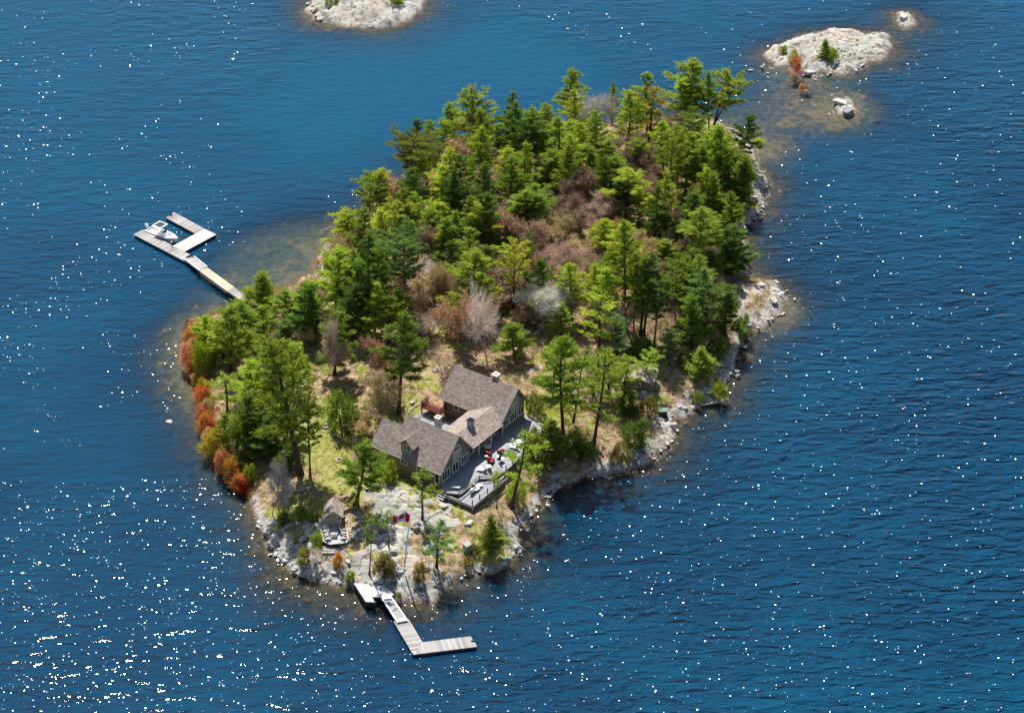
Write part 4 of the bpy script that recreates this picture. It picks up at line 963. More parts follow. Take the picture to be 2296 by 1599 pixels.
NAMED = r'''
L7|1980|1030|90|grey boulder in the grass behind the shed
L7|1940|1110|45|small pale boulder in front of the grey boulder behind the shed
L7|1620|335|40|small white stone lying on the lawn
L7|1845|890|60|pale stone in the grass right of the long trunked pine's foot
L7|1920|1300|70|squarish pale block against the right wall of the shed
S3|1390|380|80|pale stone in the shade right of the shed
S4|620|1030|90|rounded grey boulder above the right side of the front platform
S4|545|990|55|small white block left of the rounded grey boulder by the front platform
S4|780|940|190|wedge shaped slab just above the flagpole foot
S4|1330|100|150|pinkish slab in front of the deck's front corner
S4|1640|330|160|flat pale slab in front of the deck's shadow
S4|480|800|100|dark flat stone below the thin pole pine
S4|690|680|100|dark block in the hollow left of the flagpole
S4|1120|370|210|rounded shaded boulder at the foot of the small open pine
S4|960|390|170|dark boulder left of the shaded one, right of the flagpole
S4|1950|40|60|grey stone under the pine right of the deck
K6|1700|750|190|big dark grey boulder on the shore right of the stout young pine
K6|1570|980|110|tall pale boulder left of the small yellowish bush
K6|1530|1040|60|small pale boulder under the tall pale one on the right shore
K6|890|1520|130|white rounded slab on the shore below the brown bush
K5|1350|60|90|pale block on the upper right shore
K5|1420|150|60|pinkish block at the water beside the pale block on the upper right shore
K5|1540|960|120|front pale block of the fractured point
K5|1530|1070|130|long pale block at the outer side of the fractured point
K5|1400|920|120|broad pale slab on the inner side of the fractured point
K5|1560|890|80|blunt pale block at the tip of the fractured point
K5|1590|1010|80|pale block at the seaward edge of the fractured point
I7|900|770|150|rounded boulder at the foot of the pale rock islet
I7|410|705|70|small rock just left of the pale rock islet, dark on its shaded side
I7|290|745|60|leftmost small white rock near the pale rock islet
I7|470|770|35|tiny rock between the white rock and the orange red shrub's islet
I7|870|950|40|small white rock inside the reddish brown thicket
I7|1240|1090|200|long pale ridge rock lying in the shallows below the islet
I7|1320|1170|150|dark low rock beside the long pale ridge rock
I7|1880|190|150|round white wave washed rock at the upper right corner
H1|960|715|60|white stone behind the grey chimney of the left wing
H1|600|510|70|pale stone beside the rear path
H1|830|200|90|dark stone on the bank behind the cottage
K2|1740|1060|60|pale stone on the right shore below the conical pine
K2|1750|1140|70|dark stone at the water on the right shore below the conical pine
'''
for ln in NAMED.strip().split('\n'):
    a = ln.split('|'); l_ = a[4]
    boulder(a[0], float(a[1]), float(a[2]), float(a[3]), l_, BP if 'pink' in l_ else BD if ('dark' in l_ or 'shaded' in l_) else BM, sq=random.uniform(.65, .9))  # boulders called shaded also get the dark stone, shade put into their colour
boulder('D', 380, 947, 18, 'lone small rock awash in the water left of the west shore', BP, z=-.05)
def shore_rocks(seq, n, size, lab, group, mats, spread=6):
    """loose rocks along a stretch of shore"""
    seg = [(seq[i], seq[i+1]) for i in range(len(seq)-1)]
    for i in range(n):
        a, b = random.choice(seg); u_ = random.random()
        boulder('D', a[0]+(b[0]-a[0])*u_+random.gauss(0, spread), a[1]+(b[1]-a[1])*u_+random.gauss(0, spread*.6), random.uniform(*size), lab, mats, group, sq=random.uniform(.55, .95))
shore_rocks([(590, 1165), (600, 1200), (620, 1240), (650, 1270), (680, 1290)], 34, (7, 20), 'loose grey block on the front left shore below the crooked bare tree', 'loose blocks on the front left shore', BM, 9)
shore_rocks([(690, 1290), (740, 1300), (790, 1312)], 16, (6, 15), 'loose pale stone on the shore left of the front platform', 'loose stones left of the front platform', BM, 8)
shore_rocks([(1010, 1310), (1050, 1280), (1090, 1278), (1140, 1258), (1160, 1225)], 24, (6, 17), 'loose grey stone on the shore right of the flagpole rocks', 'loose stones right of the flagpole', BM+BD, 8)
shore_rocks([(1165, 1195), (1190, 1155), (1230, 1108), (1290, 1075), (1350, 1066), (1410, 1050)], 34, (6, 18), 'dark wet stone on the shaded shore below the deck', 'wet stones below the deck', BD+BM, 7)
shore_rocks([(1450, 1035), (1500, 995), (1515, 960), (1500, 930), (1550, 912), (1610, 900)], 26, (6, 17), 'flat ledge stone on the shore below the cabin', 'ledge stones below the cabin', BM+BP, 7)
shore_rocks([(1618, 878), (1640, 840), (1655, 800), (1668, 762)], 20, (7, 18), 'dark shore stone below the dark dense pine on the right', 'dark stones below the right slope', BD+BM, 6)
shore_rocks([(1690, 740), (1750, 700), (1764, 668), (1730, 640), (1690, 640)], 24, (6, 16), 'broken pale stone around the rim of the fractured point', 'stones round the fractured point', BM+BP, 8)
shore_rocks([(1664, 515), (1700, 488), (1714, 450), (1722, 415), (1700, 378)], 26, (6, 17), 'shore stone at the upper right below the pines', 'stones on the upper right shore', BM+BD, 6)
shore_rocks([D('I7', *p) for p in [(700, 740), (830, 790), (960, 820), (1120, 760), (1270, 790), (1390, 720), (1500, 660)]], 18, (5, 12), 'small stone along the front rim of the pale rock islet', 'stones along the islet rim', BM+BP, 5)
shore_rocks([D('I7', *p) for p in [(1130, 470), (1250, 520), (1340, 580), (1000, 620)]], 16, (4, 10), 'small broken stone in the middle of the pale rock islet', 'stones on top of the islet', BM+BD, 8)
shore_rocks([D('I8', *p) for p in [(510, 60), (520, 130), (560, 190), (600, 250)]], 12, (7, 16), 'pinkish block on the left rim of the big bare rock at the top', 'blocks on the big bare rock', BP+BM, 5)
shore_rocks([(620, 1180), (660, 1200), (700, 1230), (680, 1260), (780, 1290), (850, 1310)], 14, (9, 26), 'rounded slab fragment lying on the front rocks near the shed', 'slab fragments near the shed', BM, 14)
# ------------------------------------------------------------------ cottage
house = empty('cottage', (HA.x, HA.y, 0), HROT, 'brown grey shingled cottage with two arched window gables joined by a low wing', 'cottage')
def fy(v): return -v
# walls (local x along the front, y away from the lake, z up)
w1 = MB(); w1.prismY([(0, .4), (7.0, .4), (7.0, 6.55), (3.9, 10.35), (0, 6.55)], 0, 9.3)
w1.obj('wall', M['siding'], house)
MB().prismY([(0.004, .4), (5.4, .4), (5.4, 6.4), (2.6, 9.1), (0.004, 6.5)], 9.3, 12.6).obj('wall', M['siding'], house)
MB().prismY([(15.8, .6), (21.8, .6), (21.8, 6.9), (19.6, 10.2), (15.8, 6.75)], 0, 11.3).obj('wall', M['siding'], house)
MB().b2(7.0, 15.8, .7, 5.6, .6, 6.3).obj('wall', M['siding'], house)
def slab(pts, th, name, mat='roof', parent=house):
    """sloping roof sheet from its four corners, thickness below"""
    p = [Vector(q) for q in pts]; n = (p[1]-p[0]).cross(p[3]-p[0]).normalized()
    if n.z < 0: n = -n
    b = MB(); b.add([*p, *[q-n*th for q in p]], [(0, 1, 2, 3), (7, 6, 5, 4), (0, 4, 5, 1), (1, 5, 6, 2), (2, 6, 7, 3), (3, 7, 4, 0)])
    return b.obj(name, M[mat], parent, uv=True)
def gable(xe0, ze0, xr, zr, xe1, ze1, y0, y1, th=.16):
    slab([(xe0, y0, ze0), (xr, y0, zr), (xr, y1, zr), (xe0, y1, ze0)], th, 'roof')
    slab([(xr, y0, zr), (xe1, y0, ze1), (xe1, y1, ze1), (xr, y1, zr)], th, 'roof')
# left wing: main roof, then a narrower rear stretch that shares the lower slope
k1 = (10.6-6.1)/(3.9+.8)
gable(-.8, 6.1, 3.9, 10.6, 7.5, 6.15, -.6, 9.35)
slab([(-.8, 9.35, 6.1), (2.6, 9.35, 6.1+k1*3.4), (2.6, 13.0, 6.1+k1*3.4), (-.8, 13.0, 6.1)], .16, 'roof')
slab([(2.6, 9.35, 6.1+k1*3.4), (5.9, 9.35, 6.2), (5.9, 13.0, 6.2), (2.6, 13.0, 6.1+k1*3.4)], .16, 'roof')
# right wing
gable(15.2, 6.55, 19.6, 10.5, 22.5, 6.6, -.45, 11.8)
# link
slab([(7.2, -.64, 6.38), (15.6, -.64, 6.38), (16.8, 2.35, 7.85), (6.2, 2.35, 7.85)], .14, 'roof')
slab([(6.2, 2.35, 7.85), (16.8, 2.35, 7.85), (15.6, 6.0, 6.35), (7.4, 6.0, 6.35)], .14, 'roof')
# fascia boards and gutters
fb = MB()
for (a, b) in (((-.8, -.61, 6.0), (3.9, -.61, 10.5)), ((3.9, -.61, 10.5), (7.5, -.61, 6.05)), ((15.2, -.46, 6.45), (19.6, -.46, 10.4)), ((19.6, -.46, 10.4), (22.5, -.46, 6.5)),
               ((-.8, 13.01, 6.0), (2.6, 13.01, 9.25)), ((2.6, 13.01, 9.25), (5.9, 13.01, 6.1)), ((15.2, 11.81, 6.45), (19.6, 11.81, 10.4)), ((19.6, 11.81, 10.4), (22.5, 11.81, 6.5))):
    fb.bar(a, b, .05, .24)
fb.bar((7.3, -.69, 6.3), (15.4, -.69, 6.3), .09, .14); fb.bar((-.86, -.55, 6.02), (-.86, 12.95, 6.02), .09, .13); fb.bar((15.12, -.4, 6.45), (15.12, 11.7, 6.45), .09, .13)
fb.obj('fascia', M['fascia'], house)
def window(x0, x1, z0, z1, y=0, cols=2, face='front', parent=house, name='window', bars=0, fw=.09):
    """white frame with mullions, panes behind; front faces -y, side faces -x"""
    fr_, pn = MB(), MB()
    def add(mb, a0, a1, c0, c1, d0, d1):
        if face == 'front': mb.b2(a0, a1, y-d1, y-d0, c0, c1)
        else: mb.b2(y-d1, y-d0, a0, a1, c0, c1)
    add(fr_, x0, x1, z1-fw, z1, 0, .09); add(fr_, x0-.03, x1+.03, z0-.02, z0+fw, .003, .12)
    for i in range(cols+1):
        c = x0+fw/2+(x1-x0-fw)*i/cols; w_ = fw/2 if i in (0, cols) else fw*.42
        add(fr_, c-w_, c+w_, z0+fw, z1-fw, 0, .088)
    for i in range(bars): zc = z0+(z1-z0)*(i+1)/(bars+1); add(fr_, x0+fw, x1-fw, zc-.02, zc+.02, 0, .075)
    f = fr_.obj(name, M['trim'], parent); add(pn, x0+fw*.5, x1-fw*.5, z0+fw*.5, z1-fw*.5, .004, .03); pn.obj('pane', M['glass'], f)
    return f
for a in ((.15, 2.1, 4.02, 5.72, 3), (2.75, 4.3, 4.02, 5.72, 2), (5.05, 6.85, 4.15, 5.75, 3)): window(*a[:4], cols=a[4], name='patio_door')
window(3.0, 4.95, 6.2, 7.5, cols=3, bars=0)
for a in ((16.0, 17.4, 4.9, 6.25, 2), (17.75, 19.75, 4.9, 6.45, 3), (20.1, 21.5, 4.95, 6.45, 2)): window(*a[:4], cols=a[4], name='patio_door')
window(18.25, 20.2, 6.95, 7.7, cols=3)
def arch(xc, z0, r, y=0):
    n = 14; fr_ = MB(); P2 = [(xc+r*math.cos(math.pi*i/n), z0+r*math.sin(math.pi*i/n)) for i in range(n+1)]
    for i in range(n): fr_.bar((P2[i][0], y-.045, P2[i][1]), (P2[i+1][0], y-.045, P2[i+1][1]), .09, .1)
    fr_.b2(xc-r, xc+r, y-.09, y, z0-.05, z0+.04)
    for an in (45, 90, 135): fr_.bar((xc, y-.04, z0), (xc+r*math.cos(R(an)), y-.04, z0+r*math.sin(R(an))), .06, .04)
    f = fr_.obj('arched_window', M['trim'], house); pn = MB(); pn.prismY([(xc, z0)]+P2, y-.03, y-.004); pn.obj('pane', M['glass'], f)
arch(3.97, 7.62, .86); arch(19.35, 7.95, .92)
for i in range(5): window(7.5+i*1.62, 9.0+i*1.62, 4.1, 5.95, y=.7, cols=2, name='glass_door')
pl = MB()
for x in (9.08, 12.3, 15.3): pl.b2(x-.06, x+.06, -.5, -.38, 4.02, 6.25)
pl.obj('porch_post', M['trim'], house)
window(6.4, 7.75, 4.5, 5.45, y=0, cols=2, face='side'); window(10.55, 11.4, 1.9, 2.65, y=0, cols=1, face='side'); window(4.4, 4.75, 4.5, 5.4, y=0, cols=1, face='side')
window(.35, 1.2, 3.5, 5.3, y=0, cols=1, face='side', name='side_door')
window(8.4, 9.25, 5.0, 6.2, y=15.8, cols=1, face='side')
# dormer on the left slope, its own gable facing left
dm = MB(); zb = lambda x: 6.1+k1*(x+.8)
x0d = .08; x1d = 2.6; ya, yc, yb = 5.35, 6.5, 7.65
dm.add([(x0d, ya, 6.6), (x0d, yb, 6.6), (x0d, yb, 8.3), (x0d, yc, 9.25), (x0d, ya, 8.3), (x1d, ya, 6.6), (x1d, yb, 6.6), (x1d, yb, 8.3), (x1d, yc, 9.25), (x1d, ya, 8.3)],
       [(0, 1, 2, 3, 4), (9, 8, 7, 6, 5), (0, 4, 9, 5), (1, 6, 7, 2), (2, 7, 8, 3), (3, 8, 9, 4), (0, 5, 6, 1)])
do = dm.obj('dormer', M['siding'], house)
slab([(-.3, ya-.35, 8.07), (-.3, yc, 9.5), (2.95, yc, 9.5), (1.5, ya-.35, 8.07)], .1, 'dormer_roof', parent=do)
slab([(-.3, yc, 9.5), (-.3, yb+.35, 8.07), (1.5, yb+.35, 8.07), (2.95, yc, 9.5)], .1, 'dormer_roof', parent=do)
window(yc-.7, yc+.7, 7.1, 8.3, y=x0d, cols=2, face='side', parent=do)
MB().bar((-.33, ya-.35, 7.98), (-.33, yc, 9.41), .05, .16).bar((-.33, yc, 9.41), (-.33, yb+.35, 7.98), .05, .16).obj('dormer_fascia', M['fascia'], do)
# chimneys
def chimney(x, y, z0, z1, w_, capm, capw, kind='flat'):
    c = MB().b2(x-w_/2, x+w_/2, y-w_/2, y+w_/2, z0, z1).obj('chimney', M['stone'], house)
    if kind == 'flat':
        MB().b2(x-capw/2, x+capw/2, y-capw/2, y+capw/2, z1, z1+.12).obj('chimney_cap', M[capm], c)
        MB().disc((x, y, z1+.12), .13, .16).obj('flue', M['dark'], c)
    else:
        b = MB(); k = capw/2; b.add([(x-k, y-k, z1), (x+k, y-k, z1), (x+k, y+k, z1), (x-k, y+k, z1), (x, y, z1+.45)], [(0, 1, 4), (1, 2, 4), (2, 3, 4), (3, 0, 4), (3, 2, 1, 0)]); b.obj('cupola_cap', M['dark'], c)
chimney(20.25, 4.3, 8.6, 11.0, .8, 'capstone', 1.1); chimney(10.45, 2.1, 7.3, 8.85, .85, 'dark', 1.05, 'pyr'); chimney(6.3, 5.2, 6.8, 10.35, .8, 'capstone', .95)
# rear red-stained balcony on the right wing
bl = MB(); bl.b2(13.9, 15.75, 10.6, 14.4, 4.35, 4.5); bal = bl.obj('balcony_floor', M['redwood'], house)
rb = MB()
for (a, b) in (((13.95, 10.65), (13.95, 14.35)), ((13.95, 14.35), (15.9, 14.35)), ((13.95, 10.65), (15.75, 10.65))):
    rb.bar((*a, 5.5), (*b, 5.5), .09, .09); rb.bar((*a, 4.75), (*b, 4.75), .07, .07); L_ = math.dist(a, b); n = int(L_/.14)
    for i in range(n+1): q = i/n; rb.b2(a[0]+(b[0]-a[0])*q-.025, a[0]+(b[0]-a[0])*q+.025, a[1]+(b[1]-a[1])*q-.025, a[1]+(b[1]-a[1])*q+.025, 4.5, 5.5)
rb.obj('balcony_railing', M['redwood'], bal)
ps = MB()
for p in ((13.97, 10.7), (13.97, 14.3), (15.6, 14.3)): ps.b2(p[0]-.08, p[0]+.08, p[1]-.08, p[1]+.08, 1.6, 4.35)
ps.obj('balcony_post', M['redwood'], bal)
# ------------------------------------------------------------------ front deck
deck = empty('front_deck', (HA.x, HA.y, 0), HROT, 'long weathered grey plank deck along the cottage front, lake side', 'deck')
MB().prism([(-1.6, -.75), (0, -.02), (15.7, -.02), (22.3, -.02), (22.3, -.9), (21.5, -3.9), (18.2, -5.2), (9.4, -6.15), (5.75, -6.0), (4.05, -4.15), (-.75, -4.2), (-1.55, -2.4)], 3.82, 4.0).obj('deck_floor', M['deck'], deck)
MB().prism([(-.75, -4.22), (4.05, -4.17), (5.72, -6.02), (7.4, -6.25), (7.3, -6.55), (2.9, -7.05), (-1.65, -7.1), (-1.52, -4.3)], 3.42, 3.6).obj('lower_deck_floor', M['deck'], deck)
MB().prism([(7.0, .7), (7.0, -.018), (15.8, -.018), (15.8, .7)], 3.83, 3.995).obj('porch_floor', M['deck'], deck)
MB().b2(-1.65, 7.3, -7.16, -7.08, 3.15, 3.62).b2(-1.72, -1.6, -7.1, -.8, 3.1, 3.62).obj('deck_skirt', M['wood'], deck)
for x, y in ((-1.4, -2.5), (-1.3, -4.4), (-1.4, -6.9), (2.8, -6.9), (7.0, -6.4), (11.5, -5.8), (16, -5.2), (20.5, -4)):
    q = hw(x, -y); MB().b2(x-.09, x+.09, y-.09, y+.09, hz(q.x, q.y)-.4, 3.45 if x < 8 else 3.85).obj('deck_support', M['wood'], deck)
rl = [(-1.45, -4.3), (4.0, -4.28), (5.8, -6.15)]
def railing(pts, z, h, name, post=True, bars=(1.0, .62)):
    b = MB()
    for p, q in zip(pts[:-1], pts[1:]):
        for k in bars: b.bar((*p, z+h*k), (*q, z+h*k), .07, .09)
    r_ = b.obj(name, M['rail'], deck)
    for p in pts: MB().b2(p[0]-.06, p[0]+.06, p[1]-.06, p[1]+.06, z, z+h+.08).obj('post', M['rail'], r_)
railing(rl, 3.9, .75, 'railing')
for x, y in ((-1.5, -6.9), (.3, -6.95), (2.3, -6.95), (4.3, -6.8), (5.9, -6.55), (8.2, -6.2), (10.2, -6.0), (-1.45, -1.0)):
    zz_ = 3.6 if x < 7 and y < -4 else 4.0
    MB().b2(x-.06, x+.06, y-.06, y+.06, zz_, zz_+.95).obj('bollard_post', M['rail'], deck)
ldr = MB()
rp = MB()
for i in range(3): rp.b2(-2.6+i*.36, -2.25+i*.36, -2.2, -.75, 3.1+i*.25, 3.2+i*.25)
rp.obj('steps', M['wood'], deck)
# rear terrace of pale slabs between the wings
tr_ = empty('rear_patio', (HA.x, HA.y, 0), HROT, 'pale grey plank patio in the court between the two wings', 'patio')
MB().b2(8.0, 14.4, 7.2, 14.6, 3.05, 3.4).obj('patio_floor', M['deck'], tr_)
# stone path from the court into the wood
for i, (px, py, wd) in enumerate([(715, 490, 40), (690, 500, 40), (660, 515, 42), (630, 535, 44), (605, 555, 40), (585, 575, 42), (570, 600, 40), (548, 620, 36)]):
    boulder('H1', px, py, wd, 'flat pale stepping stone of the path curving behind the court', BM, 'stepping stones behind the court', name='stepping_stone', hgt=.35)
for i, (px, py, wd) in enumerate([(1950, 1120, 34), (1970, 1195, 30), (1955, 1150, 28), (1975, 1240, 30), (1990, 1290, 30), (1985, 1370, 34), (2000, 1470, 32)]):
    boulder('L6', px, py, wd, 'pale stepping stone in the line down the right of the lawn', BM, 'stepping stones on the lawn', name='stepping_stone', hgt=.35)
for i, (px, py, wd) in enumerate([(60, 820, 60), (110, 800, 60), (160, 785, 50), (220, 775, 40), (500, 760, 40), (540, 790, 36)]):
    boulder('K6', px, py, wd, 'pale slab of the path leading from the cottage toward the cabin', BM, 'path slabs toward the cabin', name='path_slab', hgt=.3)
for px, py in ((1040, 770), (1040, 800), (1040, 835)):
    q = G(*D('S3', px, py)); o = MB().box((0, 0, 0), (1.9, .42, .22), 0).obj('stone_step', M['stone'], None); o.location = (q.x, q.y, q.z+.1); tag(o, 'one of three pale stone steps below the fire pit deck', 'step', 'stone steps below the fire pit deck')
# ------------------------------------------------------------------ furniture builders
def armchair(loc, rz, lab, grp='red cushioned armchairs'):
    t_ = empty('armchair', loc, rz, lab, 'armchair', grp)
    f = MB(); f.b2(-.42, .42, -.4, .42, .12, .3)
    f.b2(-.46, -.32, -.4, .42, .12, .6); f.b2(.32, .46, -.4, .42, .12, .6); f.box((0, .43, .5), (.92, .12, .75), rx=R(-8))
    for x in (-.4, .4):
        for y in (-.35, .38): f.b2(x-.04, x+.04, y-.04, y+.04, 0, .12)
    f.obj('frame', M['wicker'], t_)
    MB().box((0, -.03, .38), (.62, .68, .18)).obj('seat_cushion', M['red'], t_); MB().box((0, .33, .68), (.62, .16, .56), rx=R(-12)).obj('back_cushion', M['red'], t_)
def round_table(loc, r, h, mat, lab, name='side_table'):
    t_ = empty(name, loc, 0, lab, 'table')
    MB().disc((0, 0, h-.04), r, .045, 24).obj('table_top', M[mat], t_); MB().disc((0, 0, .02), .04, h-.06, 8).obj('pedestal', M['dark'], t_); MB().disc((0, 0, 0), r*.45, .03, 16).obj('base', M['dark'], t_)
def lounger(loc, rz, lab, grp, mat='white', back=55):
    t_ = empty('deck_chair', loc, rz, lab, 'chair', grp)
    MB().box((0, -.25, .36), (.58, 1.05, .05)).obj('seat', M[mat], t_)
    a = R(back); MB().box((0, .27+.36*math.cos(a), .38+.36*math.sin(a)), (.58, .74, .05), rx=a).obj('backrest', M[mat], t_)
    for x in (-.27, .27):
        for y in (-.7, .25): MB().b2(x-.025, x+.025, y-.025, y+.025, 0, .35).obj('leg', M['dark'], t_)
    MB().b2(-.34, -.27, -.4, .3, .52, .57).b2(.27, .34, -.4, .3, .52, .57).obj('armrest', M[mat], t_)
def adirondack(loc, rz, lab, grp):
    t_ = empty('adirondack_chair', loc, rz, lab, 'chair', grp)
    MB().box((0, -.05, .33), (.56, .62, .05), rx=R(10)).obj('seat', M['wood'], t_)
    b = MB()
    for i in range(5): b.box((-.24+i*.12, .38, .66), (.10, .035, .78-.05*abs(i-2)), rx=R(-22))
    b.obj('backrest', M['wood'], t_)
    MB().b2(-.42, -.28, -.4, .38, .53, .56).b2(.28, .42, -.4, .38, .53, .56).obj('armrest', M['wood'], t_)
    for x in (-.33, .33): MB().b2(x-.04, x+.04, -.38, -.30, 0, .53).obj('front_leg', M['dark'], t_); MB().bar((x, .5, .02), (x, -.3, .34), .05, .12).obj('rear_leg', M['dark'], t_)
def on_deck(x, y, z=4.0): p = P(*D('H1', x, y), z); return Vector((p.x, p.y, z))
armchair(on_deck(1462, 1000), HROT+R(150), 'red armchair nearest the deck edge, right of the pair facing it')
armchair(on_deck(1340, 1020), HROT+R(95), 'red armchair between the big white round table and the small one')
armchair(on_deck(1370, 1095), HROT+R(10), 'red armchair lowest of the three, left of the dark umbrella table')
round_table(on_deck(1335, 965), .62, .62, 'white', 'large white round table by the cottage wall behind the red armchairs')
round_table(on_deck(1322, 1050), .28, .5, 'white', 'small white side table left of the red armchairs')
round_table(on_deck(1440, 1050), .36, .45, 'capstone', 'low tan table in the middle of the red armchairs')
round_table(on_deck(1472, 1082), .42, .6, 'white', 'white round table beside the tilted brown umbrella')
tu = empty('folded_umbrella', on_deck(1455, 1100), HROT, 'closed dark brown patio umbrella standing by the white round table', 'umbrella')
MB().tube([(0, 0, 0), (.1, 0, 2.1)], .025, 6).obj('pole', M['dark'], tu); MB().tube([(.03, 0, .75), (.07, 0, 1.5), (.1, 0, 2.0)], [.2, .16, .03], 8).obj('canopy', M['wicker'], tu); MB().disc((0, 0, 0), .28, .08).obj('base', M['dark'], tu)
lounger(on_deck(1280, 1175), HROT+R(200), 'left one of two grey deck chairs below the red armchairs', 'grey deck chairs', 'alu'); lounger(on_deck(1350, 1160), HROT+R(140), 'right one of two grey deck chairs below the red armchairs', 'grey deck chairs', 'alu')
round_table(on_deck(1318, 1190), .25, .42, 'dark', 'tiny black table between the two grey deck chairs')
for a, b, rz, lab in ((1238, 1335, 60, 'white deck chair on the lower deck, nearest the railing'), (1215, 1372, 80, 'middle white deck chair on the lower deck'), (1190, 1385, 100, 'white deck chair on the lower deck, nearest its front corner')):
    lounger(on_deck(a, b, 3.6), HROT+R(rz), lab, 'white deck chairs on the lower deck')
lounger(on_deck(1595, 955), HROT+R(190), 'grey deck chair at the far part of the deck, left of the white table', 'chairs at the far part of the deck', 'alu')
lounger(on_deck(1600, 925), HROT+R(20), 'upright deck chair behind the white table at the far part of the deck', 'chairs at the far part of the deck', 'alu', 80)
round_table(on_deck(1640, 915), .55, .6, 'white', 'white round table at the far part of the deck', 'garden_table')
lounger(on_deck(1690, 900), HROT+R(250), 'white deck chair right of the white table at the far part of the deck', 'chairs at the far part of the deck')
bt = empty('bench', on_deck(1022, 1350), HROT+R(-60), 'pale wooden bench at the deck corner near the steps', 'bench')
MB().b2(-.7, .7, -.2, .2, .4, .46).obj('seat', M['capstone'], bt)
for x in (-.55, .55): MB().b2(x-.05, x+.05, -.17, .17, 0, .4).obj('leg', M['wood'], bt)
# ------------------------------------------------------------------ shed with fire pit deck
sz = 3.0
S0 = P(*D('S3', 1012, 498), sz); S1 = P(*D('S3', 1210, 492), sz); srot = math.atan2(S1.y-S0.y, S1.x-S0.x); sw = (S1-S0).length
shed = empty('shed', (S0.x, S0.y, sz), srot, 'small tan board shed with a grey gable roof on the front rocks', 'shed')
sdp = 3.0
MB().prismY([(0, -.9), (sw, -.9), (sw, 2.0), (sw/2, 2.85), (0, 2.0)], 0, sdp).obj('wall', M['shedwall'], shed)
for s_ in (0, 1):
    e = -.32 if s_ == 0 else sw+.32; ze = 2.0-.26
    slab([(e, -.35, ze+.08), (sw/2, -.35, 3.0), (sw/2, sdp+.3, 3.0), (e, sdp+.3, ze+.08)], .1, 'roof', parent=shed)
window(sw*.77, sw*.95, .95, 1.75, y=0, cols=1, parent=shed, fw=.07)
db = MB(); db.b2(sw*.24, sw*.60, -.035, -.004, .03, 1.85); dd = db.obj('door', M['shedwall'], shed); MB().b2(sw*.56, sw*.585, -.08, -.035, .9, 1.05).obj('handle', M['alu'], dd)
MB().b2(sw*.215, sw*.24, -.05, 0, .02, 1.9).b2(sw*.60, sw*.625, -.05, 0, .02, 1.9).b2(sw*.215, sw*.625, -.05, 0, 1.9, 1.95).obj('door_trim', M['fascia'], shed)
MB().b2(sw*.2, sw*.26, -.2, -.004, 1.95, 2.05).b2(sw*.86, sw*.92, -.2, -.004, 1.95, 2.05).obj('outdoor_light', M['dark'], shed)
pd = empty('fire_pit_deck', (S0.x, S0.y, sz), srot, 'light grey octagon-cornered deck in front of the shed', 'deck')
def sl(x, y, z=sz): p = P(*D('S3', x, y), z); d = p-S0; return (d.x*math.cos(srot)+d.y*math.sin(srot), -d.x*math.sin(srot)+d.y*math.cos(srot))
poly = [sl(*q) for q in ((915, 500), (1010, 500), (1212, 494), (1265, 480), (1305, 660), (1270, 700), (1055, 720), (970, 680))]
MB().prism(poly, -.16, -.02).obj('deck_floor', M['dock_white'], pd)
MB().prism([(p[0]*.97+.04, p[1]*.97-.06) for p in poly], -1.0, -.17).obj('deck_skirt', M['dockside'], pd)
def sp_(x, y): q = P(*D('S3', x, y), sz); return Vector((q.x, q.y, sz-.02))
fp = empty('fire_pit', sp_(1115, 625), srot, 'square dark fire pit table in the middle of the chairs by the shed', 'fire pit')
MB().b2(-.45, .45, -.45, .45, 0, .38).obj('base', M['stone'], fp); MB().b2(-.5, .5, .02, .5, .38, .44).obj('table_lid', M['wood'], fp); MB().b2(-.4, .4, -.5, 0, .38, .42).obj('fire_bowl', M['dark'], fp)
for x, y, rz, lab in ((1000, 560, -70, 'chair at the back of the left side of the fire pit'), (1010, 610, -75, 'middle chair on the left side of the fire pit'), (1030, 665, -60, 'front chair on the left side of the fire pit'),
                      (1215, 545, 100, 'chair nearest the shed on the right side of the fire pit'), (1235, 590, 95, 'middle chair on the right side of the fire pit'), (1235, 655, 70, 'front chair on the right side of the fire pit')):
    adirondack(sp_(x, y), srot+R(rz), 'weathered wooden armchair, '+lab, 'wooden chairs round the fire pit')
# ------------------------------------------------------------------ flagpole and flag
fb_ = G(905, 1290); fp_ = empty('flagpole', fb_, 0, 'tall white flagpole on the rocks by the gangway', 'flagpole')
dF = proj(*fb_)[2]; ph = 12.0
for _ in range(20): ph += (proj(fb_.x, fb_.y, fb_.z+ph)[1]-1151)*dF/F/math.cos(TH)*.9
fln = (919-proj(fb_.x, fb_.y, fb_.z+ph)[0])*dF/F
MB().tube([(0, 0, 0), (fln, 0, ph)], [.13, .075], 10).obj('pole', M['white'], fp_, True); MB().disc((0, 0, -.1), .28, .2, 14).obj('base', M['white'], fp_); MB().disc((fln, 0, ph), .09, .14, 8).obj('finial', M['white'], fp_)
fo_ = empty('flag', fb_+Vector((fln*.985, 0, ph-.15)), 0, 'red and white maple leaf flag blowing left from the flagpole', 'flag')
FW, FH = 2.75, 1.6
def fwave(x, z):
    q = x/FW
    return (-.05-x*.88, .42*math.sin(q*6.5)*(.3+q*.7)+.12*math.sin(z*2+q*7)+q*.5, z*(1-.14*q)+.24*math.sin(q*4.6+.3)*q-.22*q*q)
def flagpart(x0, x1, mat, name):
    nx, nz = 12, 10; vs = [fwave(x0+(x1-x0)*i/nx, -FH*j/nz) for i in range(nx+1) for j in range(nz+1)]
    b = MB(); b.add(vs, [(i*(nz+1)+j, i*(nz+1)+j+1, (i+1)*(nz+1)+j+1, (i+1)*(nz+1)+j) for i in range(nx) for j in range(nz)])
    o = b.obj(name, M[mat], fo_, True); md = o.modifiers.new('cloth_thickness', 'SOLIDIFY'); md.thickness = .015; return o
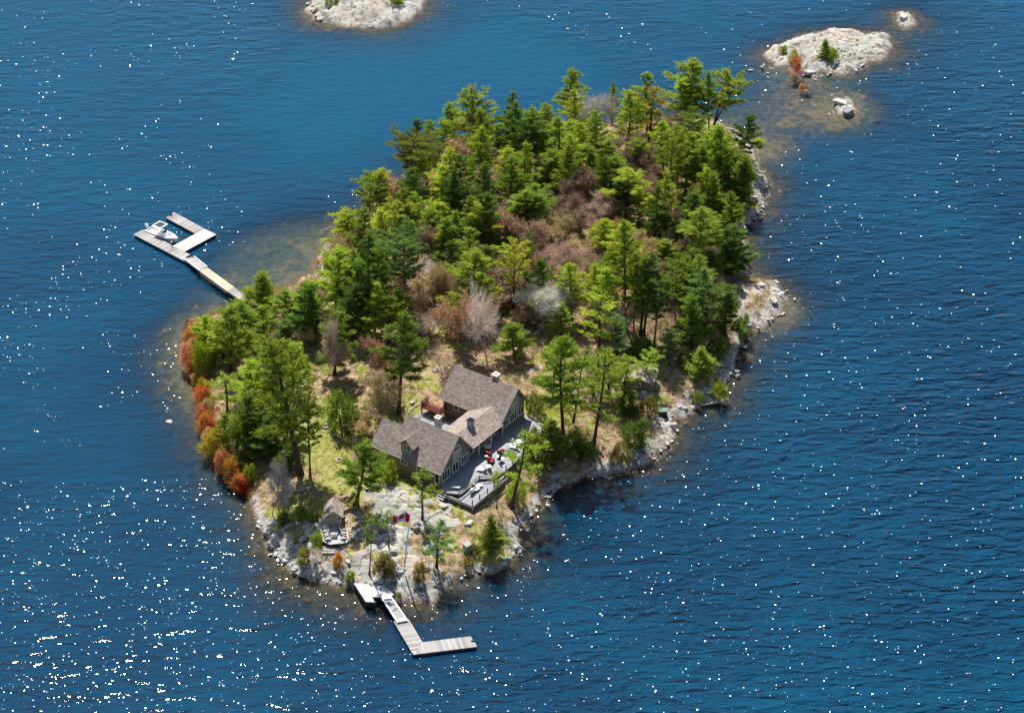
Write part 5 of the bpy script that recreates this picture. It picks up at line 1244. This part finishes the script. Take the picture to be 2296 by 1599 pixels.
flagpart(0, FW*.25, 'flagred', 'red_band'); flagpart(FW*.25, FW*.75, 'white', 'white_field'); flagpart(FW*.75, FW, 'flagred', 'red_band')
LEAF = [(0, 1), (.14, .74), (.30, .82), (.24, .40), (.46, .60), (.52, .48), (.80, .52), (.72, .30), (.84, .20), (.44, -.14), (.48, -.30), (.06, -.24), (.04, -.62)]
LEAF = LEAF+[(-x, y) for x, y in reversed(LEAF)]
for s_, nm in ((-.035, 'maple_leaf'), (.035, 'maple_leaf')):
    vs = []
    for x, y in LEAF[:-1] if False else LEAF:
        a = fwave(FW*.5+x*.45*FH, -FH*.55+y*FH*.46); vs.append((a[0], a[1]+s_, a[2]))
    c0 = fwave(FW*.5, -FH*.5); b = MB(); b.add(vs+[(c0[0], c0[1]+s_, c0[2])], [(i, (i+1) % len(vs), len(vs)) for i in range(len(vs))]); b.obj(nm, M['flagred'], fo_)
# ------------------------------------------------------------------ docks
def strip(parent, k, a, b, wpx_dir, z0, z1, mat, name, zs=None, th=.12):
    pass
def dpoly(k, pts, z):
    return [P(*D(k, *p), z) for p in pts]
def platform(name, k, pts, z, mat, lab, cat='dock', skirt=.45, th=.14, ref=0, parent=None, part='deck_boards', sides=True, smat='dockside'):
    """planked platform over floats; boards run across the first edge"""
    w_ = dpoly(k, pts, z); o0 = w_[ref]; e = w_[(ref+1) % len(w_)]-o0; rz = math.atan2(e.y, e.x)
    if parent is None: parent = empty(name, (o0.x, o0.y, z), rz, lab, cat)
    o0 = parent.location; rz = parent.rotation_euler[2]
    loc = [((p.x-o0.x)*math.cos(rz)+(p.y-o0.y)*math.sin(rz), -(p.x-o0.x)*math.sin(rz)+(p.y-o0.y)*math.cos(rz)) for p in w_]
    MB().prism(loc, z-o0.z-th, z-o0.z).obj(part, M[mat], parent)
    if sides:
        cx_ = sum(p[0] for p in loc)/len(loc); cy_ = sum(p[1] for p in loc)/len(loc)
        MB().prism([(cx_+(p[0]-cx_)*.985, cy_+(p[1]-cy_)*.97) for p in loc], z-o0.z-skirt-.3, z-o0.z-th-.002).obj('float', M[smat], parent)
    return parent
ld = platform('floating_dock', 'B2', [(115, 492), (255, 418), (985, 800), (905, 850), (930, 918)], .55, 'dock', 'grey floating dock of three arms holding the white motorboat')
# the planks of each arm run across it
platform('', 'B2', [(722, 668), (1068, 480), (1210, 405), (1388, 492), (905, 752)], .553, 'dock_white', None, parent=ld, part='deck_boards')
platform('', 'B2', [(612, 235), (655, 208), (700, 216), (722, 200), (706, 165), (742, 150), (1205, 404), (1066, 478)], .55, 'dock', None, parent=ld, part='deck_boards')
cl = empty('mooring_post', P(*D('B2', 705, 672), .55), 0, 'short white capped post on the dock at the motorboat\'s bow', 'post')
MB().disc((0, 0, 0), .09, .75, 8).obj('post', M['dark'], cl); MB().disc((0, 0, .75), .15, .12, 10).obj('cap', M['capstone'], cl)
def ramp(name, k, a0, a1, b0, b1, za, zb_, mat, lab, rail=True, mid=None, ends=None):
    """sloping gangway between two edges, with white side beams"""
    A0, A1 = P(*D(k, *a0), za), P(*D(k, *a1), za); B0, B1 = P(*D(k, *b0), zb_), P(*D(k, *b1), zb_)
    o = (A0+A1)/2; d = (B0+B1)/2-o; rz = math.atan2(d.y, d.x); t_ = empty(name, o, rz, lab, 'gangway')
    def L(p): q = p-o; return Vector((q.x*math.cos(rz)+q.y*math.sin(rz), -q.x*math.sin(rz)+q.y*math.cos(rz), q.z))
    c = [L(A0), L(A1), L(B1), L(B0)]; s = MB(); s.add([*c, *[p-Vector((0, 0, .12)) for p in c]], [(0, 1, 2, 3), (7, 6, 5, 4), (0, 4, 5, 1), (1, 5, 6, 2), (2, 6, 7, 3), (3, 7, 4, 0)]); s.obj('walkway', M[mat], t_)
    if rail:
        for p, q in ((c[0], c[3]), (c[1], c[2])): MB().bar(p+Vector((0, 0, .05)), q+Vector((0, 0, .05)), .14, .28).obj('side_beam', M['alu'], t_)
    if ends:
        for (u0, u1) in ends:
            e = [c[0].lerp(c[3], u0), c[1].lerp(c[2], u0), c[1].lerp(c[2], u1), c[0].lerp(c[3], u1)]; s = MB()
            s.add([p+Vector((0, 0, .22)) for p in e]+[p+Vector((0, 0, .02)) for p in e], [(0, 1, 2, 3), (7, 6, 5, 4), (0, 4, 5, 1), (1, 5, 6, 2), (2, 6, 7, 3), (3, 7, 4, 0)]); s.obj('end_plate', M['white'], t_)
    return t_
ramp('gangway', 'B2', (880, 862), (1050, 838), (1125, 1050), (1250, 1000), .62, 1.1, 'dock_b', 'grey arched gangway between the floating dock and the yellow new planks')
yb = platform('boardwalk', 'B2', [(1125, 1050), (1250, 1000), (1668, 1300), (1550, 1362)], 1.05, 'dock_new', 'fresh yellow planked boardwalk between the gangway and the shore', 'boardwalk', skirt=.35, smat='wood')
platform('landing', 'B2', [(1552, 1364), (1668, 1302), (1820, 1420), (1850, 1500), (1790, 1522)], 1.0, 'dock', 'grey landing stage at the shore end of the yellow boardwalk', 'landing', skirt=.7)
fd_ = platform('floating_dock', 'B5', [(780, 830), (1025, 790), (1250, 1165), (1255, 1175), (1100, 1368)], .5, 'dock', 'bleached L shaped floating dock below the front rocks')
platform('', 'B5', [(1250, 1168), (2030, 1072), (2062, 1135), (2020, 1140), (2050, 1170), (2100, 1175), (2130, 1240), (1102, 1368)], .504, 'dock_b', None, parent=fd_)
platform('landing_platform', 'B5', [(140, 215), (640, 245), (790, 405), (700, 440), (430, 440), (505, 530), (335, 515)], 1.15, 'dock_white', 'white angular landing platform on the rocks at the head of the gangway', 'platform', skirt=.7)
ramp('gangway', 'B5', (575, 440), (725, 425), (850, 860), (1005, 830), 1.22, .62, 'dock_b', 'grey gangway with white side beams between the white platform and the L shaped dock', ends=[(0, .13), (.90, 1.0)])
# ------------------------------------------------------------------ motorboat
bs_, bb_ = P(*D('B2', 345, 410), .5), P(*D('B2', 800, 588), .5); bd = bb_-bs_; brz = math.atan2(bd.y, bd.x); BL = bd.length
boat = empty('motorboat', ((bs_.x+bb_.x)/2, (bs_.y+bb_.y)/2, 0), brz, 'white centre console motorboat with a dark topped canopy moored in the dock slip', 'boat')
def hull(sc=1.0, z_top=.75, z_bot=-.25, inner=False):
    st = []; n = 16
    for i in range(n+1):
        q = i/n; x = -BL/2+BL*q; hwd = 1.12*(1-max(0, (q-.5)/.5)**2.3)*(.93+.07*min(1, q*4)); hwd = max(hwd, .02)*sc
        st.append((x, hwd, z_top+.28*q*q, hwd*.72, z_bot+(.55*max(0, q-.6)/.4)**1.5 if q > .6 else z_bot))
    return st
h = MB(); st = hull(); vs = []
for x, a, zt, b, zb2 in st: vs += [(x, -a, zt), (x, -b, zb2), (x, b, zb2), (x, a, zt)]
fs = []
for i in range(len(st)-1):
    for j in range(3): fs.append((i*4+j, (i+1)*4+j, (i+1)*4+j+1, i*4+j+1))
fs.append((0, 1, 2, 3)); h.add(vs, fs); n_ = len(st)
ins = []
for x, a, zt, b, zb2 in st: a2 = max(a-.2, .0); ins += [(x, -a, zt), (x, -a2, zt+.02), (x, a2, zt+.02), (x, a, zt)]
h.add(ins, [(i*4, i*4+1, (i+1)*4+1, (i+1)*4) for i in range(n_-1)]+[(i*4+2, i*4+3, (i+1)*4+3, (i+1)*4+2) for i in range(n_-1)])
h.obj('hull', M['gel'], boat, False)
fl = MB(); vs = []
for x, a, zt, b, zb2 in st[:13]: a2 = max(a-.2, .02); vs += [(x, -a2, zt+.02), (x, -a2, .35), (x, a2, .35), (x, a2, zt+.02)]
fl.add(vs, [(i*4+j, i*4+j+1, (i+1)*4+j+1, (i+1)*4+j) for i in range(12) for j in range(3)]+[(48, 49, 50, 51)]); fl.obj('cockpit', M['gel'], boat)
vs = []
for x, a, zt, b, zb2 in st[12:]: a2 = max(a-.2, .01); vs += [(x, -a2, zt+.03), (x, a2, zt+.03)]
MB().add(vs, [(i*2, i*2+1, i*2+3, i*2+2) for i in range(4)]).obj('foredeck', M['gel'], boat)
MB().b2(-.35, .45, -.42, .42, .35, 1.25).obj('console', M['gel'], boat); MB().box((.52, 0, 1.38), (.05, .8, .45), ry=R(-25)).obj('windscreen', M['glass'], boat)
MB().b2(-1.25, -.75, -.45, .45, .35, .95).obj('helm_seat', M['gel'], boat); MB().b2(1.3, 1.9, -.35, .35, .35, .62).obj('bow_seat', M['gel'], boat)
tt = MB(); tt.b2(-1.55, .45, -1.0, 1.0, 2.35, 2.42); top = tt.obj('canopy', M['gel'], boat); MB().b2(-1.32, .22, -.78, .78, 2.424, 2.45).obj('canopy_panel', M['canvas'], top)
fr_ = MB()
for x in (-1.1, .3):
    for y in (-.5, .5): fr_.tube([(x*.6, y*.85, .9), (x, y, 2.35)], .035, 6)
fr_.obj('canopy_frame', M['dark'], boat)
ob = MB(); ob.box((-BL/2-.38, 0, 1.1), (.55, .42, .55)).box((-BL/2-.38, 0, 1.4), (.42, .34, .12)); m_ = ob.obj('outboard_motor', M['gel'], boat); MB().box((-BL/2-.32, 0, .35), (.25, .2, 1.1)).obj('motor_leg', M['canvas'], m_)
# ------------------------------------------------------------------ small structures
def hut(name, k, x, y, w_, d_, h_, rz, lab, cat, wall='siding', roof='grey_roof', sink=.2):
    g = G(*D(k, x, y)); t_ = empty(name, g, rz, lab, cat)
    MB().b2(-w_/2, w_/2, -d_/2, d_/2, -sink, h_).obj('body', M[wall], t_)
    MB().add([(-w_/2-.08, -d_/2-.08, h_), (w_/2+.08, -d_/2-.08, h_), (w_/2+.08, d_/2+.08, h_+.12), (-w_/2-.08, d_/2+.08, h_+.12), (-w_/2-.08, -d_/2-.08, h_+.07), (w_/2+.08, -d_/2-.08, h_+.07), (w_/2+.08, d_/2+.08, h_+.19), (-w_/2-.08, d_/2+.08, h_+.19)],
              [(0, 3, 2, 1), (4, 5, 6, 7), (0, 1, 5, 4), (1, 2, 6, 5), (2, 3, 7, 6), (3, 0, 4, 7)]).obj('lid', M[roof], t_)
    return t_
hut('utility_hut', 'S4', 1622, 655, .95, .95, 1.05, R(38), 'small grey box hut with a pale lid on the front point', 'hut', 'stone')
hut('utility_box', 'K6', 1185, 1180, 1.5, .8, .95, R(2), 'green lidded box on the shore below the cabin', 'box', 'dark', 'greenbox')
hut('utility_box', 'K6', 1030, 1010, .7, .5, .4, R(2), 'small pale green box in the shade below the cabin', 'box', 'dark', 'capstone')
gc = G(*D('K6', 985, 960)); cz_ = gc.z
cab = empty('cabin', (gc.x, gc.y, cz_), R(-12), 'small cabin with a low grey brown roof, half hidden by pines on the right slope', 'cabin'); cab.scale = (.85, .85, .8)
MB().prismY([(-2.6, -.8), (2.6, -.8), (2.6, 2.1), (0, 3.2), (-2.6, 2.1)], -.6, 4.2).obj('wall', M['siding'], cab)
slab([(-3.1, -1.1, 1.95), (0, -1.1, 3.35), (0, 4.6, 3.35), (-3.1, 4.6, 1.95)], .14, 'roof', parent=cab); slab([(0, -1.1, 3.35), (3.1, -1.1, 1.95), (3.1, 4.6, 1.95), (0, 4.6, 3.35)], .14, 'roof', parent=cab)
window(-.6, .6, .9, 1.8, y=-.6, cols=2, parent=cab); MB().b2(-2.9, 3.2, -2.6, -.62, -.3, -.1).obj('porch', M['deck'], cab)
# fire rings and a chopping block on the lawn
def fire_ring(k, x, y, r, lab):
    g = G(*D(k, x, y)); t_ = empty('fire_ring', g, 0, lab, 'fire ring'); b = MB(); n = 9
    for i in range(n):
        a = 6.283*i/n; b.box((r*math.cos(a), r*math.sin(a), .12), (.3, .22, .26), rz=a+1.57)
    b.obj('stone_ring', M['stone'], t_); MB().disc((0, 0, .02), r*.8, .05, 12).obj('ash_bed', M['dark'], t_)
fire_ring('L7', 1695, 245, .5, 'grey stone fire ring at the top of the lawn'); fire_ring('L7', 1842, 625, .45, 'dark blackened fire ring in the middle of the lawn')
lg = G(*D('K6', 1620, 1095)); a = Vector((-2.2, -.5, .25)); o = MB().tube([a, (0, .1, .35), (2.3, .65, .45)], [.22, .26, .17], 8).obj('driftwood_log', M['bark_pale'], None, True); o.location = lg; tag(o, 'bleached log lying along the ledge at the right shore', 'log')
lg = G(*D('K4', 640, 1420)); o = MB().tube([(-2.6, -.4, .2), (-1.2, .1, .5), (.6, .15, .6), (2.0, 1.6, .9), (2.4, 2.6, 1.2)], [.17, .15, .12, .08, .03], 7).obj('fallen_limb', M['bark_pale'], None, True); o.location = lg; tag(o, 'curved pale fallen limb behind the cottage roof', 'fallen limb')
